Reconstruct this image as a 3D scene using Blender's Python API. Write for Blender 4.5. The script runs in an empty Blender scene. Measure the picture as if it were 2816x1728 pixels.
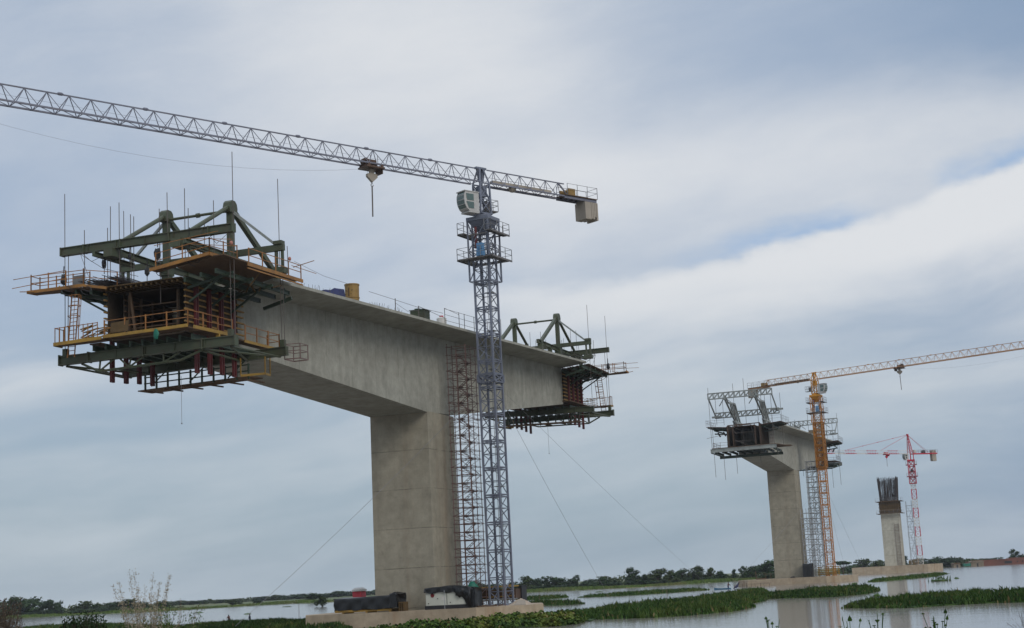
import bpy, math, random
from mathutils import Matrix, Vector
import numpy as np

random.seed(11)
SC = bpy.context.scene
COL = SC.collection
TH = math.radians(19.889)
DV = Vector((math.sin(TH), math.cos(TH), 0))
NV = Vector((math.cos(TH), -math.sin(TH), 0))
P1 = Vector((-11.2, 160.6, 0))
P2 = P1 + DV * 220
P3 = P1 + DV * 440
def frame(p, a=-TH): return Matrix.Translation(p) @ Matrix.Rotation(a, 4, 'Z')
F1, F2, F3 = frame(P1), frame(P2), frame(P3)      # bridge frames: x = across (right), y = along, z = up
I4 = Matrix.Identity(4)
W = {}                                            # world matrices of the things' roots

# ------------------------------------------------------------------ mesh builder
class MB:
    def __init__(s): s.V = []; s.F = []
    def add(s, vs, fs):
        o = len(s.V); s.V += [tuple(v) for v in vs]; s.F += [tuple(i + o for i in f) for f in fs]
    def box(s, x0, x1, y0, y1, z0, z1):
        s.add([(x0,y0,z0),(x1,y0,z0),(x1,y1,z0),(x0,y1,z0),(x0,y0,z1),(x1,y0,z1),(x1,y1,z1),(x0,y1,z1)],
              [(0,3,2,1),(4,5,6,7),(0,1,5,4),(1,2,6,5),(2,3,7,6),(3,0,4,7)])
    def bar(s, p, q, w, h=None, up=(0,0,1)):
        h = w if h is None else h
        p, q = Vector(p), Vector(q); d = q - p
        if d.length < 1e-6: return
        d.normalize(); u = Vector(up)
        if abs(d.dot(u)) > .98: u = Vector((0,1,0)) if abs(d.y) < .9 else Vector((1,0,0))
        a = d.cross(u).normalized(); b = a.cross(d).normalized()
        vs = []
        for c in (p, q):
            for i, j in ((-1,-1),(1,-1),(1,1),(-1,1)): vs.append(c + a*(i*w/2) + b*(j*h/2))
        s.add(vs, [(3,2,1,0),(4,5,6,7),(0,1,5,4),(1,2,6,5),(2,3,7,6),(3,0,4,7)])
    def ibeam(s, p, q, h, w, t=.05, tw=.03):
        p, q = Vector(p), Vector(q); z = Vector((0,0,1))
        d = (q-p).normalized(); a = d.cross(z).normalized(); b = a.cross(d)
        s.bar(p + b*(h/2 - t/2), q + b*(h/2 - t/2), w, t)
        s.bar(p - b*(h/2 - t/2), q - b*(h/2 - t/2), w, t)
        s.bar(p, q, tw, h - 2*t)
        L = (q-p).length; k = max(2, int(L/2.4))
        for i in range(k+1):
            c = p + d*(min(max(L*i/k, .03), L-.03))
            s.bar(c - d*.02, c + d*.02, w*.94, h - 2.02*t)
    def tube(s, p, q, r, n=6, r2=None):
        r2 = r if r2 is None else r2
        p, q = Vector(p), Vector(q); d = q - p
        if d.length < 1e-6: return
        d.normalize(); u = Vector((0,0,1)) if abs(d.z) < .9 else Vector((1,0,0))
        a = d.cross(u).normalized(); b = d.cross(a)
        vs = []
        for c, rr in ((p, r), (q, r2)):
            for i in range(n):
                t = 2*math.pi*i/n; vs.append(c + a*(rr*math.cos(t)) + b*(rr*math.sin(t)))
        fs = [(i, (i+1) % n, n + (i+1) % n, n + i) for i in range(n)]
        s.add(vs, fs + [tuple(range(n))[::-1], tuple(range(n, 2*n))])
    def path(s, pts, r, n=5):
        for a, b in zip(pts[:-1], pts[1:]): s.tube(a, b, r, n)
    def prism(s, poly, z0, z1):
        n = len(poly)
        z0f = z0 if callable(z0) else (lambda x, y: z0)
        z1f = z1 if callable(z1) else (lambda x, y: z1)
        vs = [(x, y, z0f(x, y)) for x, y in poly] + [(x, y, z1f(x, y)) for x, y in poly]
        s.add(vs, [tuple(range(n))[::-1], tuple(range(n, 2*n))] + [(i, (i+1) % n, n+(i+1) % n, n+i) for i in range(n)])
    def loft(s, rings, caps=True):
        n = len(rings[0]); vs = [v for r in rings for v in r]; fs = []
        for k in range(len(rings)-1):
            for i in range(n): fs.append((k*n+i, k*n+(i+1) % n, (k+1)*n+(i+1) % n, (k+1)*n+i))
        if caps: fs += [tuple(range(n))[::-1], tuple(range((len(rings)-1)*n, len(rings)*n))]
        s.add(vs, fs)
    def ball(s, c, rx, ry, rz, n=8, m=6, jit=0, rnd=random):
        rings = []
        for k in range(1, m):
            t = math.pi*k/m
            rings.append([(c[0]+rx*math.sin(t)*math.cos(2*math.pi*i/n)*(1+jit*rnd.uniform(-1,1)),
                           c[1]+ry*math.sin(t)*math.sin(2*math.pi*i/n)*(1+jit*rnd.uniform(-1,1)),
                           c[2]-rz*math.cos(t)*(1+jit*rnd.uniform(-1,1))) for i in range(n)])
        s.loft(rings)
    def build(s, name, m, parent=None, M=I4, smooth=False, bevel=0):
        vs = [M @ Vector(v) for v in s.V]
        if parent is not None:
            inv = W[parent.name].inverted(); vs = [inv @ v for v in vs]; loc = None
        else:
            xs = [v.x for v in vs]; ys = [v.y for v in vs]; zs = [v.z for v in vs]
            loc = Vector(((min(xs)+max(xs))/2, (min(ys)+max(ys))/2, min(zs)))
            vs = [v - loc for v in vs]
        me = bpy.data.meshes.new(name); me.from_pydata([tuple(v) for v in vs], [], s.F); me.update()
        if smooth: me.polygons.foreach_set('use_smooth', [True]*len(me.polygons))
        me.materials.append(m)
        o = bpy.data.objects.new(name, me); COL.objects.link(o)
        if parent is not None: o.parent = parent; W[o.name] = W[parent.name]
        else: o.location = loc; W[o.name] = Matrix.Translation(loc)
        if bevel:
            b = o.modifiers.new('bevel', 'BEVEL'); b.width = bevel; b.segments = 2; b.limit_method = 'ANGLE'
        return o

def tag(o, label, cat, group=None, kind=None):
    o['label'] = label
    if cat: o['category'] = cat
    if group: o['group'] = group
    if kind: o['kind'] = kind
    return o
def struct(o): o['kind'] = 'structure'; return o
def thing(name, M, label, cat, group=None):
    o = bpy.data.objects.new(name, None); o.empty_display_size = .5; COL.objects.link(o)
    o.matrix_basis = M; W[o.name] = M.copy()
    return tag(o, label, cat, group)
def copy_tree(root, M, label, group=None):
    r = root.copy(); COL.objects.link(r); r.matrix_basis = M; r['label'] = label; W[r.name] = M.copy()
    if group: r['group'] = group
    for ch in list(root.children):
        c = ch.copy(); COL.objects.link(c); c.parent = r
        for g in list(ch.children):
            e = g.copy(); COL.objects.link(e); e.parent = c
    return r

# ------------------------------------------------------------------ materials
def srgb(r, g, b):
    f = lambda c: c/12.92 if c <= .04045 else ((c+.055)/1.055)**2.4
    return (f(r/255), f(g/255), f(b/255), 1)
def newmat(name):
    m = bpy.data.materials.new(name); m.use_nodes = True
    nt = m.node_tree; return m, nt, nt.nodes['Principled BSDF']
def N(nt, t, **kw):
    n = nt.nodes.new(t)
    for k, v in kw.items():
        if k in n.inputs: n.inputs[k].default_value = v
        else: setattr(n, k, v)
    return n
def noise(nt, scale, vec=None, detail=5, rough=.6, stretch=None):
    if vec is None: vec = nt.nodes.new('ShaderNodeTexCoord').outputs['Object']
    if stretch:
        mp = nt.nodes.new('ShaderNodeMapping'); mp.inputs['Scale'].default_value = stretch
        nt.links.new(vec, mp.inputs[0]); vec = mp.outputs[0]
    n = nt.nodes.new('ShaderNodeTexNoise'); n.inputs['Scale'].default_value = scale
    n.inputs['Detail'].default_value = detail; n.inputs['Roughness'].default_value = rough
    nt.links.new(vec, n.inputs['Vector']); return n.outputs['Fac']
def ramp(nt, fac, a, b, ca=(0,0,0,1), cb=(1,1,1,1)):
    r = nt.nodes.new('ShaderNodeValToRGB'); e = r.color_ramp.elements
    e[0].position, e[1].position = a, b; e[0].color, e[1].color = ca, cb
    nt.links.new(fac, r.inputs[0]); return r.outputs[0]
def mix(nt, fac, a, b, mode='MIX'):
    n = nt.nodes.new('ShaderNodeMix'); n.data_type = 'RGBA'; n.blend_type = mode
    for s, v in ((0, fac), (6, a), (7, b)):
        if hasattr(v, 'links'): nt.links.new(v, n.inputs[s])
        else: n.inputs[s].default_value = v
    return n.outputs[2]
def math_(nt, op, a, b=0, c=0):
    n = nt.nodes.new('ShaderNodeMath'); n.operation = op
    for i, v in enumerate((a, b, c)):
        if hasattr(v, 'links'): nt.links.new(v, n.inputs[i])
        else: n.inputs[i].default_value = v
    return n.outputs[0]
def bump(nt, h, strength, dist=.05):
    b = nt.nodes.new('ShaderNodeBump'); b.inputs['Strength'].default_value = strength; b.inputs['Distance'].default_value = dist
    nt.links.new(h, b.inputs['Height']); return b.outputs[0]
def paint(name, col, dirt=(.05,.035,.025,1), amt=.5, scale=1.3, rough=.55, spec=.35):
    m, nt, b = newmat(name)
    col = tuple(col)[:3] + (1,)
    f = ramp(nt, noise(nt, scale, detail=8, rough=.7), .62 - .25*amt, .78)
    f2 = noise(nt, scale*.35, detail=3)
    c = mix(nt, math_(nt, 'MULTIPLY', f, amt*1.2), col, dirt)
    c = mix(nt, 1.0, c, ramp(nt, f2, .3, .75, (.78,.78,.78,1), (1.12,1.12,1.12,1)), 'MULTIPLY')
    nt.links.new(c, b.inputs['Base Color']); b.inputs['Roughness'].default_value = rough
    b.inputs['Specular IOR Level'].default_value = spec
    return m
def concrete(name, base, dark, joint=None, z0=0, along=None, rust=0, streak=.55):
    m, nt, b = newmat(name)
    tc = nt.nodes.new('ShaderNodeTexCoord').outputs['Object']
    big = noise(nt, .16, tc, 5, .6); mid = noise(nt, .9, tc, 6, .65); st = noise(nt, 1.0, tc, 5, .65, (.85,.85,.05)); fine = noise(nt, 9, tc, 4, .6)
    c = mix(nt, ramp(nt, big, .35, .7), base, dark)
    c = mix(nt, math_(nt, 'MULTIPLY', ramp(nt, st, .5, .75), streak), c, tuple(x*.62 for x in base[:3]) + (1,))
    c = mix(nt, 1.0, c, ramp(nt, mid, .28, .74, (.78,.78,.77,1), (1.17,1.17,1.16,1)), 'MULTIPLY')
    c = mix(nt, 1.0, c, ramp(nt, fine, .2, .8, (.92,.92,.92,1), (1.07,1.07,1.07,1)), 'MULTIPLY')
    sep = nt.nodes.new('ShaderNodeSeparateXYZ'); nt.links.new(tc, sep.inputs[0])
    if rust:
        rs = ramp(nt, noise(nt, 1.0, tc, 4, .6, (.5,.5,.03)), .56, .72)
        c = mix(nt, math_(nt, 'MULTIPLY', rs, rust), c, (.22,.115,.05,1))
    for ax, per, off, wid, dk in ((2, joint, z0, .012, .5), (1, along, 0, .006, .6)):
        if not per: continue
        wob = math_(nt, 'MULTIPLY', math_(nt, 'SUBTRACT', mid, .5), .12)
        t = math_(nt, 'FRACT', math_(nt, 'DIVIDE', math_(nt, 'ADD', math_(nt, 'SUBTRACT', sep.outputs[ax], off - per*20), wob), per))
        d = math_(nt, 'ABSOLUTE', math_(nt, 'SUBTRACT', t, .5))
        line = math_(nt, 'GREATER_THAN', d, .5 - wid)
        brk = ramp(nt, noise(nt, .7, tc, 3), .35, .6)
        c = mix(nt, math_(nt, 'MULTIPLY', math_(nt, 'MULTIPLY', line, dk), brk), c, (.06,.052,.04,1))
    pit = ramp(nt, noise(nt, 2.3, tc, 3, .5), .66, .72)
    c = mix(nt, math_(nt, 'MULTIPLY', pit, .22), c, tuple(x*.5 for x in base[:3]) + (1,))
    nt.links.new(c, b.inputs['Base Color']); b.inputs['Roughness'].default_value = .88; b.inputs['Specular IOR Level'].default_value = .2
    nt.links.new(bump(nt, mid, .35, .04), b.inputs['Normal'])
    return m
def leafmat(name, a, b_, scale=.6, c=None, dead=0):
    m, nt, b = newmat(name)
    tc = nt.nodes.new('ShaderNodeTexCoord').outputs['Object']
    geo = nt.nodes.new('ShaderNodeNewGeometry')
    oi = nt.nodes.new('ShaderNodeObjectInfo')
    f = math_(nt, 'ADD', math_(nt, 'MULTIPLY', noise(nt, scale, tc, 4), .75), math_(nt, 'MULTIPLY', geo.outputs['Random Per Island'], .38))
    f = math_(nt, 'ADD', f, math_(nt, 'MULTIPLY', math_(nt, 'SUBTRACT', oi.outputs['Random'], .5), .3))
    cc = mix(nt, ramp(nt, f, .3, .85), a, b_)
    if c: cc = mix(nt, ramp(nt, noise(nt, scale*.4, tc, 3), .5, .68), cc, c)
    if dead: cc = mix(nt, math_(nt, 'MULTIPLY', math_(nt, 'GREATER_THAN', geo.outputs['Random Per Island'], 1-dead), .8), cc, (.16,.12,.055,1))
    nt.links.new(cc, b.inputs['Base Color']); b.inputs['Roughness'].default_value = .7; b.inputs['Specular IOR Level'].default_value = .15
    return m
M = {}
M['girder'] = concrete('girder_concrete', (.335,.328,.282,1), (.255,.247,.21,1), along=5.2, streak=.7)
M['pier'] = concrete('pier_concrete', (.325,.295,.23,1), (.245,.225,.178,1), joint=4.03, z0=5.62, rust=.2)
M['cap'] = concrete('cap_concrete', (.40,.325,.235,1), (.32,.255,.18,1), rust=.6)
M['pier_pale'] = concrete('pale_pier_concrete', (.44,.42,.35,1), (.36,.34,.28,1), joint=4.6, z0=2, rust=.25)
M['green'] = paint('green_steel_paint', (.060,.074,.042), (.07,.05,.032,1), .75, .9)
M['green_dk'] = paint('dark_green_steel_paint', (.035,.055,.035), (.025,.02,.016,1), .6)
M['orange'] = paint('orange_rail_paint', (.30,.13,.035), (.08,.045,.03,1), .7, 1.3)
M['edge'] = paint('orange_yellow_edge_board', (.30,.14,.03), (.10,.055,.03,1), .75, 1.1)
M['yellow'] = paint('yellow_edge_paint', (.32,.19,.03), (.11,.065,.03,1), .7, 1.1)
M['red'] = paint('red_primer_paint', (.105,.022,.022), (.05,.02,.018,1), .5)
M['ply'] = paint('dark_plywood', (.055,.04,.028), (.02,.016,.012,1), .6, .8, .85, .15)
M['timber'] = paint('yellow_timber', (.28,.17,.06), (.1,.06,.03,1), .5, 1.2, .8, .2)
M['formbrown'] = paint('brown_form_timber', (.115,.075,.035), (.05,.035,.022,1), .6, .8, .85, .15)
M['plank'] = paint('weathered_plank', (.13,.085,.055), (.05,.035,.025,1), .6, .7, .85, .15)
M['rod'] = paint('hanger_rod_steel', (.10,.085,.075), (.07,.04,.03,1), .5)
M['dark'] = paint('dark_steel', (.022,.022,.024), (.03,.022,.018,1), .4)
M['blue'] = paint('blue_grey_mast_paint', (.155,.17,.215), (.10,.085,.08,1), .5, .8)
M['jib_blue'] = paint('grey_violet_jib_paint', (.16,.165,.205), (.13,.095,.09,1), .5, .7)
M['white'] = paint('dull_white_paint', (.58,.56,.52), (.3,.25,.2,1), .4)
M['cabwhite'] = paint('dull_cab_paint', (.43,.42,.40), (.22,.18,.15,1), .5, 1.2)
M['grey'] = paint('grey_steel', (.20,.20,.20), (.08,.06,.05,1), .5)
M['deckgrey'] = paint('grey_mesh_deck', (.13,.12,.115), (.07,.055,.045,1), .5)
M['cw'] = paint('counterweight_concrete', (.33,.29,.24), (.2,.17,.14,1), .5, .8, .9, .15)
M['skyblue'] = paint('light_blue_box_paint', (.10,.24,.42), (.1,.12,.15,1), .4)
M['crane_or'] = paint('crane_orange_paint', (.47,.185,.03), (.18,.07,.03,1), .4, .6)
M['crane_jib'] = paint('pale_orange_jib_paint', (.44,.235,.11), (.2,.1,.06,1), .45, .6)
M['crane_ye'] = paint('crane_yellow_paint', (.52,.23,.02), (.18,.1,.03,1), .4, .6)
M['crane_amb'] = paint('amber_frame_paint', (.36,.15,.02), (.1,.05,.025,1), .6, .6)
M['crane_rd'] = paint('crane_red_paint', (.42,.022,.04), (.2,.03,.03,1), .3, .6)
M['trav_grey'] = paint('pale_grey_green_steel', (.26,.28,.265), (.09,.07,.055,1), .55)
M['rustform'] = paint('rusty_steel_form', (.085,.048,.03), (.04,.025,.018,1), .6)
M['scaf_rd'] = paint('red_scaffold_tube', (.155,.095,.082), (.09,.045,.035,1), .6)
M['scaf_gr'] = paint('galvanised_tube', (.33,.34,.35), (.14,.12,.1,1), .5)
M['tarp'] = paint('black_plastic_tarp', (.013,.014,.015), (.028,.028,.028,1), .5, 1.4, .42, .4)
M['greennet'] = paint('green_netting', (.01,.13,.085), (.02,.08,.05,1), .4, 2)
M['genset'] = paint('cream_enclosure_paint', (.52,.53,.46), (.3,.25,.18,1), .3, .8)
M['redlogo'] = paint('dark_red_emblem', (.16,.012,.015), (.1,.02,.02,1), .2)
M['pink'] = paint('red_plastic_tank', (.55,.06,.08), (.3,.06,.06,1), .3)
M['coupler'] = paint('faded_red_coupler', (.38,.16,.12), (.15,.07,.05,1), .5)
M['drum'] = paint('ochre_bucket_paint', (.27,.165,.045), (.12,.07,.03,1), .55, 1.0)
M['barge'] = paint('rusty_barge_hull', (.17,.065,.045), (.06,.035,.028,1), .6, .15, .8)
M['cloth_bl'] = paint('blue_boat_paint', (.03,.12,.21), (.03,.08,.14,1), .4, 1)
M['net_bl'] = paint('dark_blue_net', (.025,.03,.10), (.015,.015,.04,1), .4, 2)
M['rebar'] = paint('rebar_steel', (.045,.037,.035), (.09,.045,.03,1), .5)
M['straw'] = paint('grey_thatch', (.21,.17,.12), (.08,.06,.045,1), .6, .6, .9)
M['sand'] = paint('pale_rubble', (.38,.31,.24), (.2,.16,.12,1), .5, 1.5, .95)
M['glass'], _nt, _b = newmat('cab_window_glass')
_b.inputs['Base Color'].default_value = (.07,.11,.10,1); _b.inputs['Roughness'].default_value = .08; _b.inputs['Specular IOR Level'].default_value = .7
M['rope'] = paint('grey_wire_rope', (.26,.26,.27), (.06,.05,.05,1), .3)
M['skin'] = paint('brown_skin', (.055,.03,.02), (.045,.025,.018,1), .2, 3, .6)
M['shirt_dk'] = paint('dark_shirt_cloth', (.015,.018,.035), (.02,.02,.02,1), .3, 4, .9)
M['shirt_br'] = paint('faded_brown_cloth', (.11,.05,.04), (.06,.03,.025,1), .3, 4, .9)
M['hyacinth'] = leafmat('hyacinth_leaf', (.018,.044,.009,1), (.062,.118,.022,1), .35, (.075,.10,.02,1), .04)
M['hyacinth_lt'] = leafmat('bright_hyacinth_leaf', (.026,.055,.009,1), (.10,.165,.024,1), .5, (.11,.12,.02,1), .04)
M['matbed'] = leafmat('plant_mat_bed', (.014,.026,.009,1), (.03,.05,.014,1), .5)
M['reed'] = leafmat('bank_reed_leaf', (.04,.07,.015,1), (.085,.13,.028,1), .05, (.12,.11,.04,1))
M['tree'] = leafmat('tree_leaf', (.010,.024,.009,1), (.034,.062,.018,1), .5)
M['tree_b'] = leafmat('olive_tree_leaf', (.018,.030,.010,1), (.055,.075,.022,1), .5)
M['bark'] = paint('tree_bark', (.07,.05,.035), (.03,.022,.016,1), .5, 3, .95, .1)
M['dryleaf'] = leafmat('dry_plume', (.055,.042,.03,1), (.13,.10,.07,1), 2)
M['plume'] = leafmat('pale_plume_spikelet', (.16,.13,.095,1), (.32,.27,.19,1), 2)
M['twig'] = paint('reddish_twig', (.055,.04,.03), (.03,.02,.015,1), .4, 4, .9)

# ------------------------------------------------------------------ camera
cam = bpy.data.cameras.new('camera'); co = bpy.data.objects.new('camera', cam); COL.objects.link(co)
PI_, RO = math.radians(10.12), math.radians(-3.0)
fw = Vector((0, math.cos(PI_), math.sin(PI_))); up = Vector((0, -math.sin(PI_), math.cos(PI_))); rt = Vector((1,0,0))
R = rt*math.cos(RO) + up*math.sin(RO); U = up*math.cos(RO) - rt*math.sin(RO)
mt = Matrix((R, U, -fw)).transposed().to_4x4(); mt.translation = Vector((0, 0, 3.5)); co.matrix_world = mt
cam.sensor_width = 36; cam.lens = 4150/2816*36; cam.clip_start = .1; cam.clip_end = 20000
SC.camera = co

# ------------------------------------------------------------------ sky and sun
SUN = Vector((.44, -.60, .50)).normalized()
sl = bpy.data.lights.new('sun', 'SUN'); sl.energy = 1.25; sl.angle = math.radians(28); sl.color = (1, .95, .87)
so = bpy.data.objects.new('sun', sl); COL.objects.link(so); so.rotation_euler = SUN.to_track_quat('Z', 'Y').to_euler()
so.location = (0, 0, 200)
wd = bpy.data.worlds.new('World'); SC.world = wd; wd.use_nodes = True
nt = wd.node_tree; bg = nt.nodes['Background']
sky = nt.nodes.new('ShaderNodeTexSky'); sky.sky_type = 'NISHITA'; sky.sun_disc = False
sky.sun_elevation = math.asin(SUN.z); sky.sun_rotation = math.atan2(SUN.x, SUN.y); sky.dust_density = 2.0
tc = nt.nodes.new('ShaderNodeTexCoord').outputs['Generated']
sp = nt.nodes.new('ShaderNodeSeparateXYZ'); nt.links.new(tc, sp.inputs[0])
yy = math_(nt, 'MAXIMUM', math_(nt, 'ABSOLUTE', sp.outputs[1]), .25)
u = math_(nt, 'DIVIDE', sp.outputs[0], yy); v = math_(nt, 'DIVIDE', math_(nt, 'MAXIMUM', sp.outputs[2], 0), yy)
def cmb(x, y, z=0):
    n = nt.nodes.new('ShaderNodeCombineXYZ')
    for i, q in enumerate((x, y, z)):
        if hasattr(q, 'links'): nt.links.new(q, n.inputs[i])
        else: n.inputs[i].default_value = q
    return n.outputs[0]
def smooth(x, a, b):
    n = nt.nodes.new('ShaderNodeMapRange'); n.interpolation_type = 'SMOOTHSTEP'
    nt.links.new(x, n.inputs[0]); n.inputs[1].default_value = a; n.inputs[2].default_value = b
    return n.outputs[0]
tilt = math_(nt, 'SUBTRACT', v, math_(nt, 'MULTIPLY', u, .12))        # cloud streets climb gently to the right
warp = math_(nt, 'MULTIPLY', math_(nt, 'SUBTRACT', noise(nt, 4, cmb(u, v), 3, .5), .5), .06)
tw = math_(nt, 'ADD', tilt, warp)
n1 = noise(nt, 1.0, cmb(math_(nt, 'MULTIPLY', u, 1.9), math_(nt, 'MULTIPLY', tw, 14)), 4, .5)
n2 = noise(nt, 1.0, cmb(math_(nt, 'MULTIPLY', u, 4.0), math_(nt, 'MULTIPLY', v, 6.0), 7.3), 3, .45)
n3 = noise(nt, 1.0, cmb(math_(nt, 'MULTIPLY', u, 9), math_(nt, 'MULTIPLY', tw, 46), 3.1), 4, .55)
low = smooth(v, .26, .12)                                             # thin streets only low over the horizon
cov = math_(nt, 'ADD', .30, math_(nt, 'MULTIPLY', math_(nt, 'SUBTRACT', n2, .5), .9))
cov = math_(nt, 'ADD', cov, math_(nt, 'MULTIPLY', math_(nt, 'SUBTRACT', n1, .5), math_(nt, 'MULTIPLY_ADD', low, 1.75, .35)))
cov = math_(nt, 'ADD', cov, math_(nt, 'MULTIPLY', math_(nt, 'SUBTRACT', n3, .5), math_(nt, 'MULTIPLY_ADD', low, .55, .12)))
def blob(cu, cv, ru, rv, amp):
    a = math_(nt, 'POWER', math_(nt, 'DIVIDE', math_(nt, 'SUBTRACT', u, cu), ru), 2)
    b = math_(nt, 'POWER', math_(nt, 'DIVIDE', math_(nt, 'SUBTRACT', v, cv), rv), 2)
    e = math_(nt, 'POWER', 2.718, math_(nt, 'MULTIPLY', math_(nt, 'ADD', a, b), -1))
    return math_(nt, 'MULTIPLY', e, amp)
def curve(a, b, c):
    du = math_(nt, 'SUBTRACT', u, .05)
    return math_(nt, 'ADD', math_(nt, 'ADD', math_(nt, 'MULTIPLY', du, b), math_(nt, 'MULTIPLY', math_(nt, 'MULTIPLY', du, du), c)), a)
puff = math_(nt, 'ADD', math_(nt, 'MULTIPLY', math_(nt, 'SUBTRACT', noise(nt, 1.0, cmb(math_(nt, 'MULTIPLY', u, 34), math_(nt, 'MULTIPLY', v, 60)), 5, .6), .5), .016),
             math_(nt, 'MULTIPLY', math_(nt, 'SUBTRACT', noise(nt, 1.0, cmb(math_(nt, 'MULTIPLY', u, 9), math_(nt, 'MULTIPLY', v, 9), 2.2), 3, .5), .5), .022))
en = math_(nt, 'ADD', math_(nt, 'SUBTRACT', v, curve(.197, .05, .60)), puff)
right = smooth(u, -.14, .18)
bandf = math_(nt, 'MULTIPLY', math_(nt, 'MULTIPLY', smooth(en, .007, -.012), smooth(en, -.085, -.015)), right)
gapf = math_(nt, 'MULTIPLY', math_(nt, 'MULTIPLY', smooth(en, -.003, .006), smooth(en, .024, .003)), smooth(u, .07, .20))
gapf = math_(nt, 'MULTIPLY', gapf, smooth(noise(nt, 1.0, cmb(math_(nt, 'MULTIPLY', u, 11), math_(nt, 'MULTIPLY', v, 11), 4.4), 3, .5), .36, .56))
up_ = math_(nt, 'DIVIDE', math_(nt, 'SUBTRACT', math_(nt, 'ADD', v, math_(nt, 'MULTIPLY', warp, .4)), curve(.268, .117, 0)), .040)
upf = math_(nt, 'MULTIPLY', math_(nt, 'POWER', 2.718, math_(nt, 'MULTIPLY', math_(nt, 'MULTIPLY', up_, up_), -1)), smooth(u, -.06, .05))
for t in (blob(-.04, .40, .13, .14, .55), blob(.36, .37, .17, .07, -.45), blob(.15, .36, .07, .04, -.12), blob(-.36, .21, .12, .05, -.10), blob(-.30, .152, .16, .010, .22), blob(-.02, .092, .13, .012, .28),
          blob(-.28, .115, .2, .014, -.22), blob(.30, .125, .2, .012, .18), math_(nt, 'MULTIPLY', bandf, .78), math_(nt, 'MULTIPLY', upf, .42)):
    cov = math_(nt, 'ADD', cov, t)
wisp = noise(nt, 1.0, cmb(math_(nt, 'MULTIPLY', u, 16), math_(nt, 'MULTIPLY', tw, 40), 9.1), 6, .62)
cov = math_(nt, 'ADD', cov, math_(nt, 'MULTIPLY', math_(nt, 'SUBTRACT', wisp, .5), .34))
cov = math_(nt, 'ADD', cov, math_(nt, 'MULTIPLY', low, .06))
cov = smooth(cov, -.2, 1.12)
base = mix(nt, smooth(v, .02, .25), srgb(155,175,191), srgb(166,183,206))
base = mix(nt, smooth(u, .15, .40), base, srgb(146,167,194))
nish = mix(nt, 1.0, sky.outputs[0], (.085,.085,.085,1), 'MULTIPLY')
blue = mix(nt, .15, base, nish)
white = mix(nt, smooth(v, .05, .22), srgb(192,202,210), srgb(222,225,229))
skc = mix(nt, cov, blue, white)
skc = mix(nt, math_(nt, 'MULTIPLY', gapf, math_(nt, 'MULTIPLY_ADD', smooth(wisp, .4, .65), -.35, .8)), skc, srgb(150,180,216))
zen = smooth(sp.outputs[2], .42, .95)                                  # the overcast brightens overhead
skc = mix(nt, 1.0, skc, mix(nt, zen, (1,1,1,1), (2.3,2.25,2.2,1)), 'MULTIPLY')
nt.links.new(skc, bg.inputs[0]); bg.inputs[1].default_value = 1.0
SC.view_settings.view_transform = 'Standard'; SC.view_settings.look = 'None'; SC.view_settings.exposure = 0; SC.view_settings.gamma = 1
SC.view_settings.use_curve_mapping = False
SC.cycles.max_bounces = 6; SC.cycles.diffuse_bounces = 3; SC.cycles.glossy_bounces = 3; SC.cycles.use_denoising = True

# ------------------------------------------------------------------ water and land
mw, nt2, bw = newmat('river_water')
tcw = nt2.nodes.new('ShaderNodeTexCoord').outputs['Object']
w1 = noise(nt2, 1.0, tcw, 4, .55, (.05,.42,1)); w2 = noise(nt2, 1.0, tcw, 3, .5, (.35,2.2,1)); w3 = noise(nt2, .012, tcw, 3, .5)
calm = ramp(nt2, w3, .40, .62)
hh = math_(nt2, 'ADD', math_(nt2, 'MULTIPLY', w1, .8), math_(nt2, 'MULTIPLY', w2, .25))
bp = nt2.nodes.new('ShaderNodeBump'); bp.inputs['Distance'].default_value = .10
nt2.links.new(hh, bp.inputs['Height']); nt2.links.new(math_(nt2, 'MULTIPLY_ADD', calm, .30, .10), bp.inputs['Strength'])
nt2.links.new(bp.outputs[0], bw.inputs['Normal'])
bw.inputs['Base Color'].default_value = (.25,.225,.20,1); bw.inputs['Roughness'].default_value = .09; bw.inputs['IOR'].default_value = 1.38
mb = MB(); mb.add([(-3000,-200,0),(3000,-200,0),(3000,3700,0),(-3000,3700,0)], [(0,1,2,3)])
struct(mb.build('water', mw))
mh = bpy.data.materials.new('haze_air'); mh.use_nodes = True
nh = mh.node_tree; nh.nodes.remove(nh.nodes['Principled BSDF'])
pv = nh.nodes.new('ShaderNodeVolumePrincipled'); pv.inputs['Color'].default_value = (.86,.91,.97,1); pv.inputs['Density'].default_value = .00008; pv.inputs['Anisotropy'].default_value = .2
nh.links.new(pv.outputs[0], nh.nodes['Material Output'].inputs['Volume'])
mb = MB(); mb.box(-3010,3010,-210,3710,-3,70); hz = mb.build('haze', mh); hz['kind'] = 'stuff'; hz['label'] = 'thin pale humid air over the flooded river plain'
ml, nt3, bl = newmat('grass_ground')
tl = nt3.nodes.new('ShaderNodeTexCoord').outputs['Object']
cl = mix(nt3, ramp(nt3, noise(nt3, .03, tl, 5), .4, .62), (.045,.07,.018,1), (.085,.11,.028,1))
cl = mix(nt3, ramp(nt3, noise(nt3, .012, tl, 3), .52, .66), cl, (.15,.115,.05,1))
nt3.links.new(cl, bl.inputs['Base Color']); bl.inputs['Roughness'].default_value = .95
SHORE_L = [(-420,760),(-300,690),(-222,648),(-175,618),(-150,600),(-134,600),(-128,632),(-118,640),(-100,660),(-92,632),(-79,611),(-50,600),(-20,585),(-3,576),(18,545),(38,524),(62,560),(88,602),(112,660),(154,754),(200,840),(300,880),(420,860)]
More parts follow.
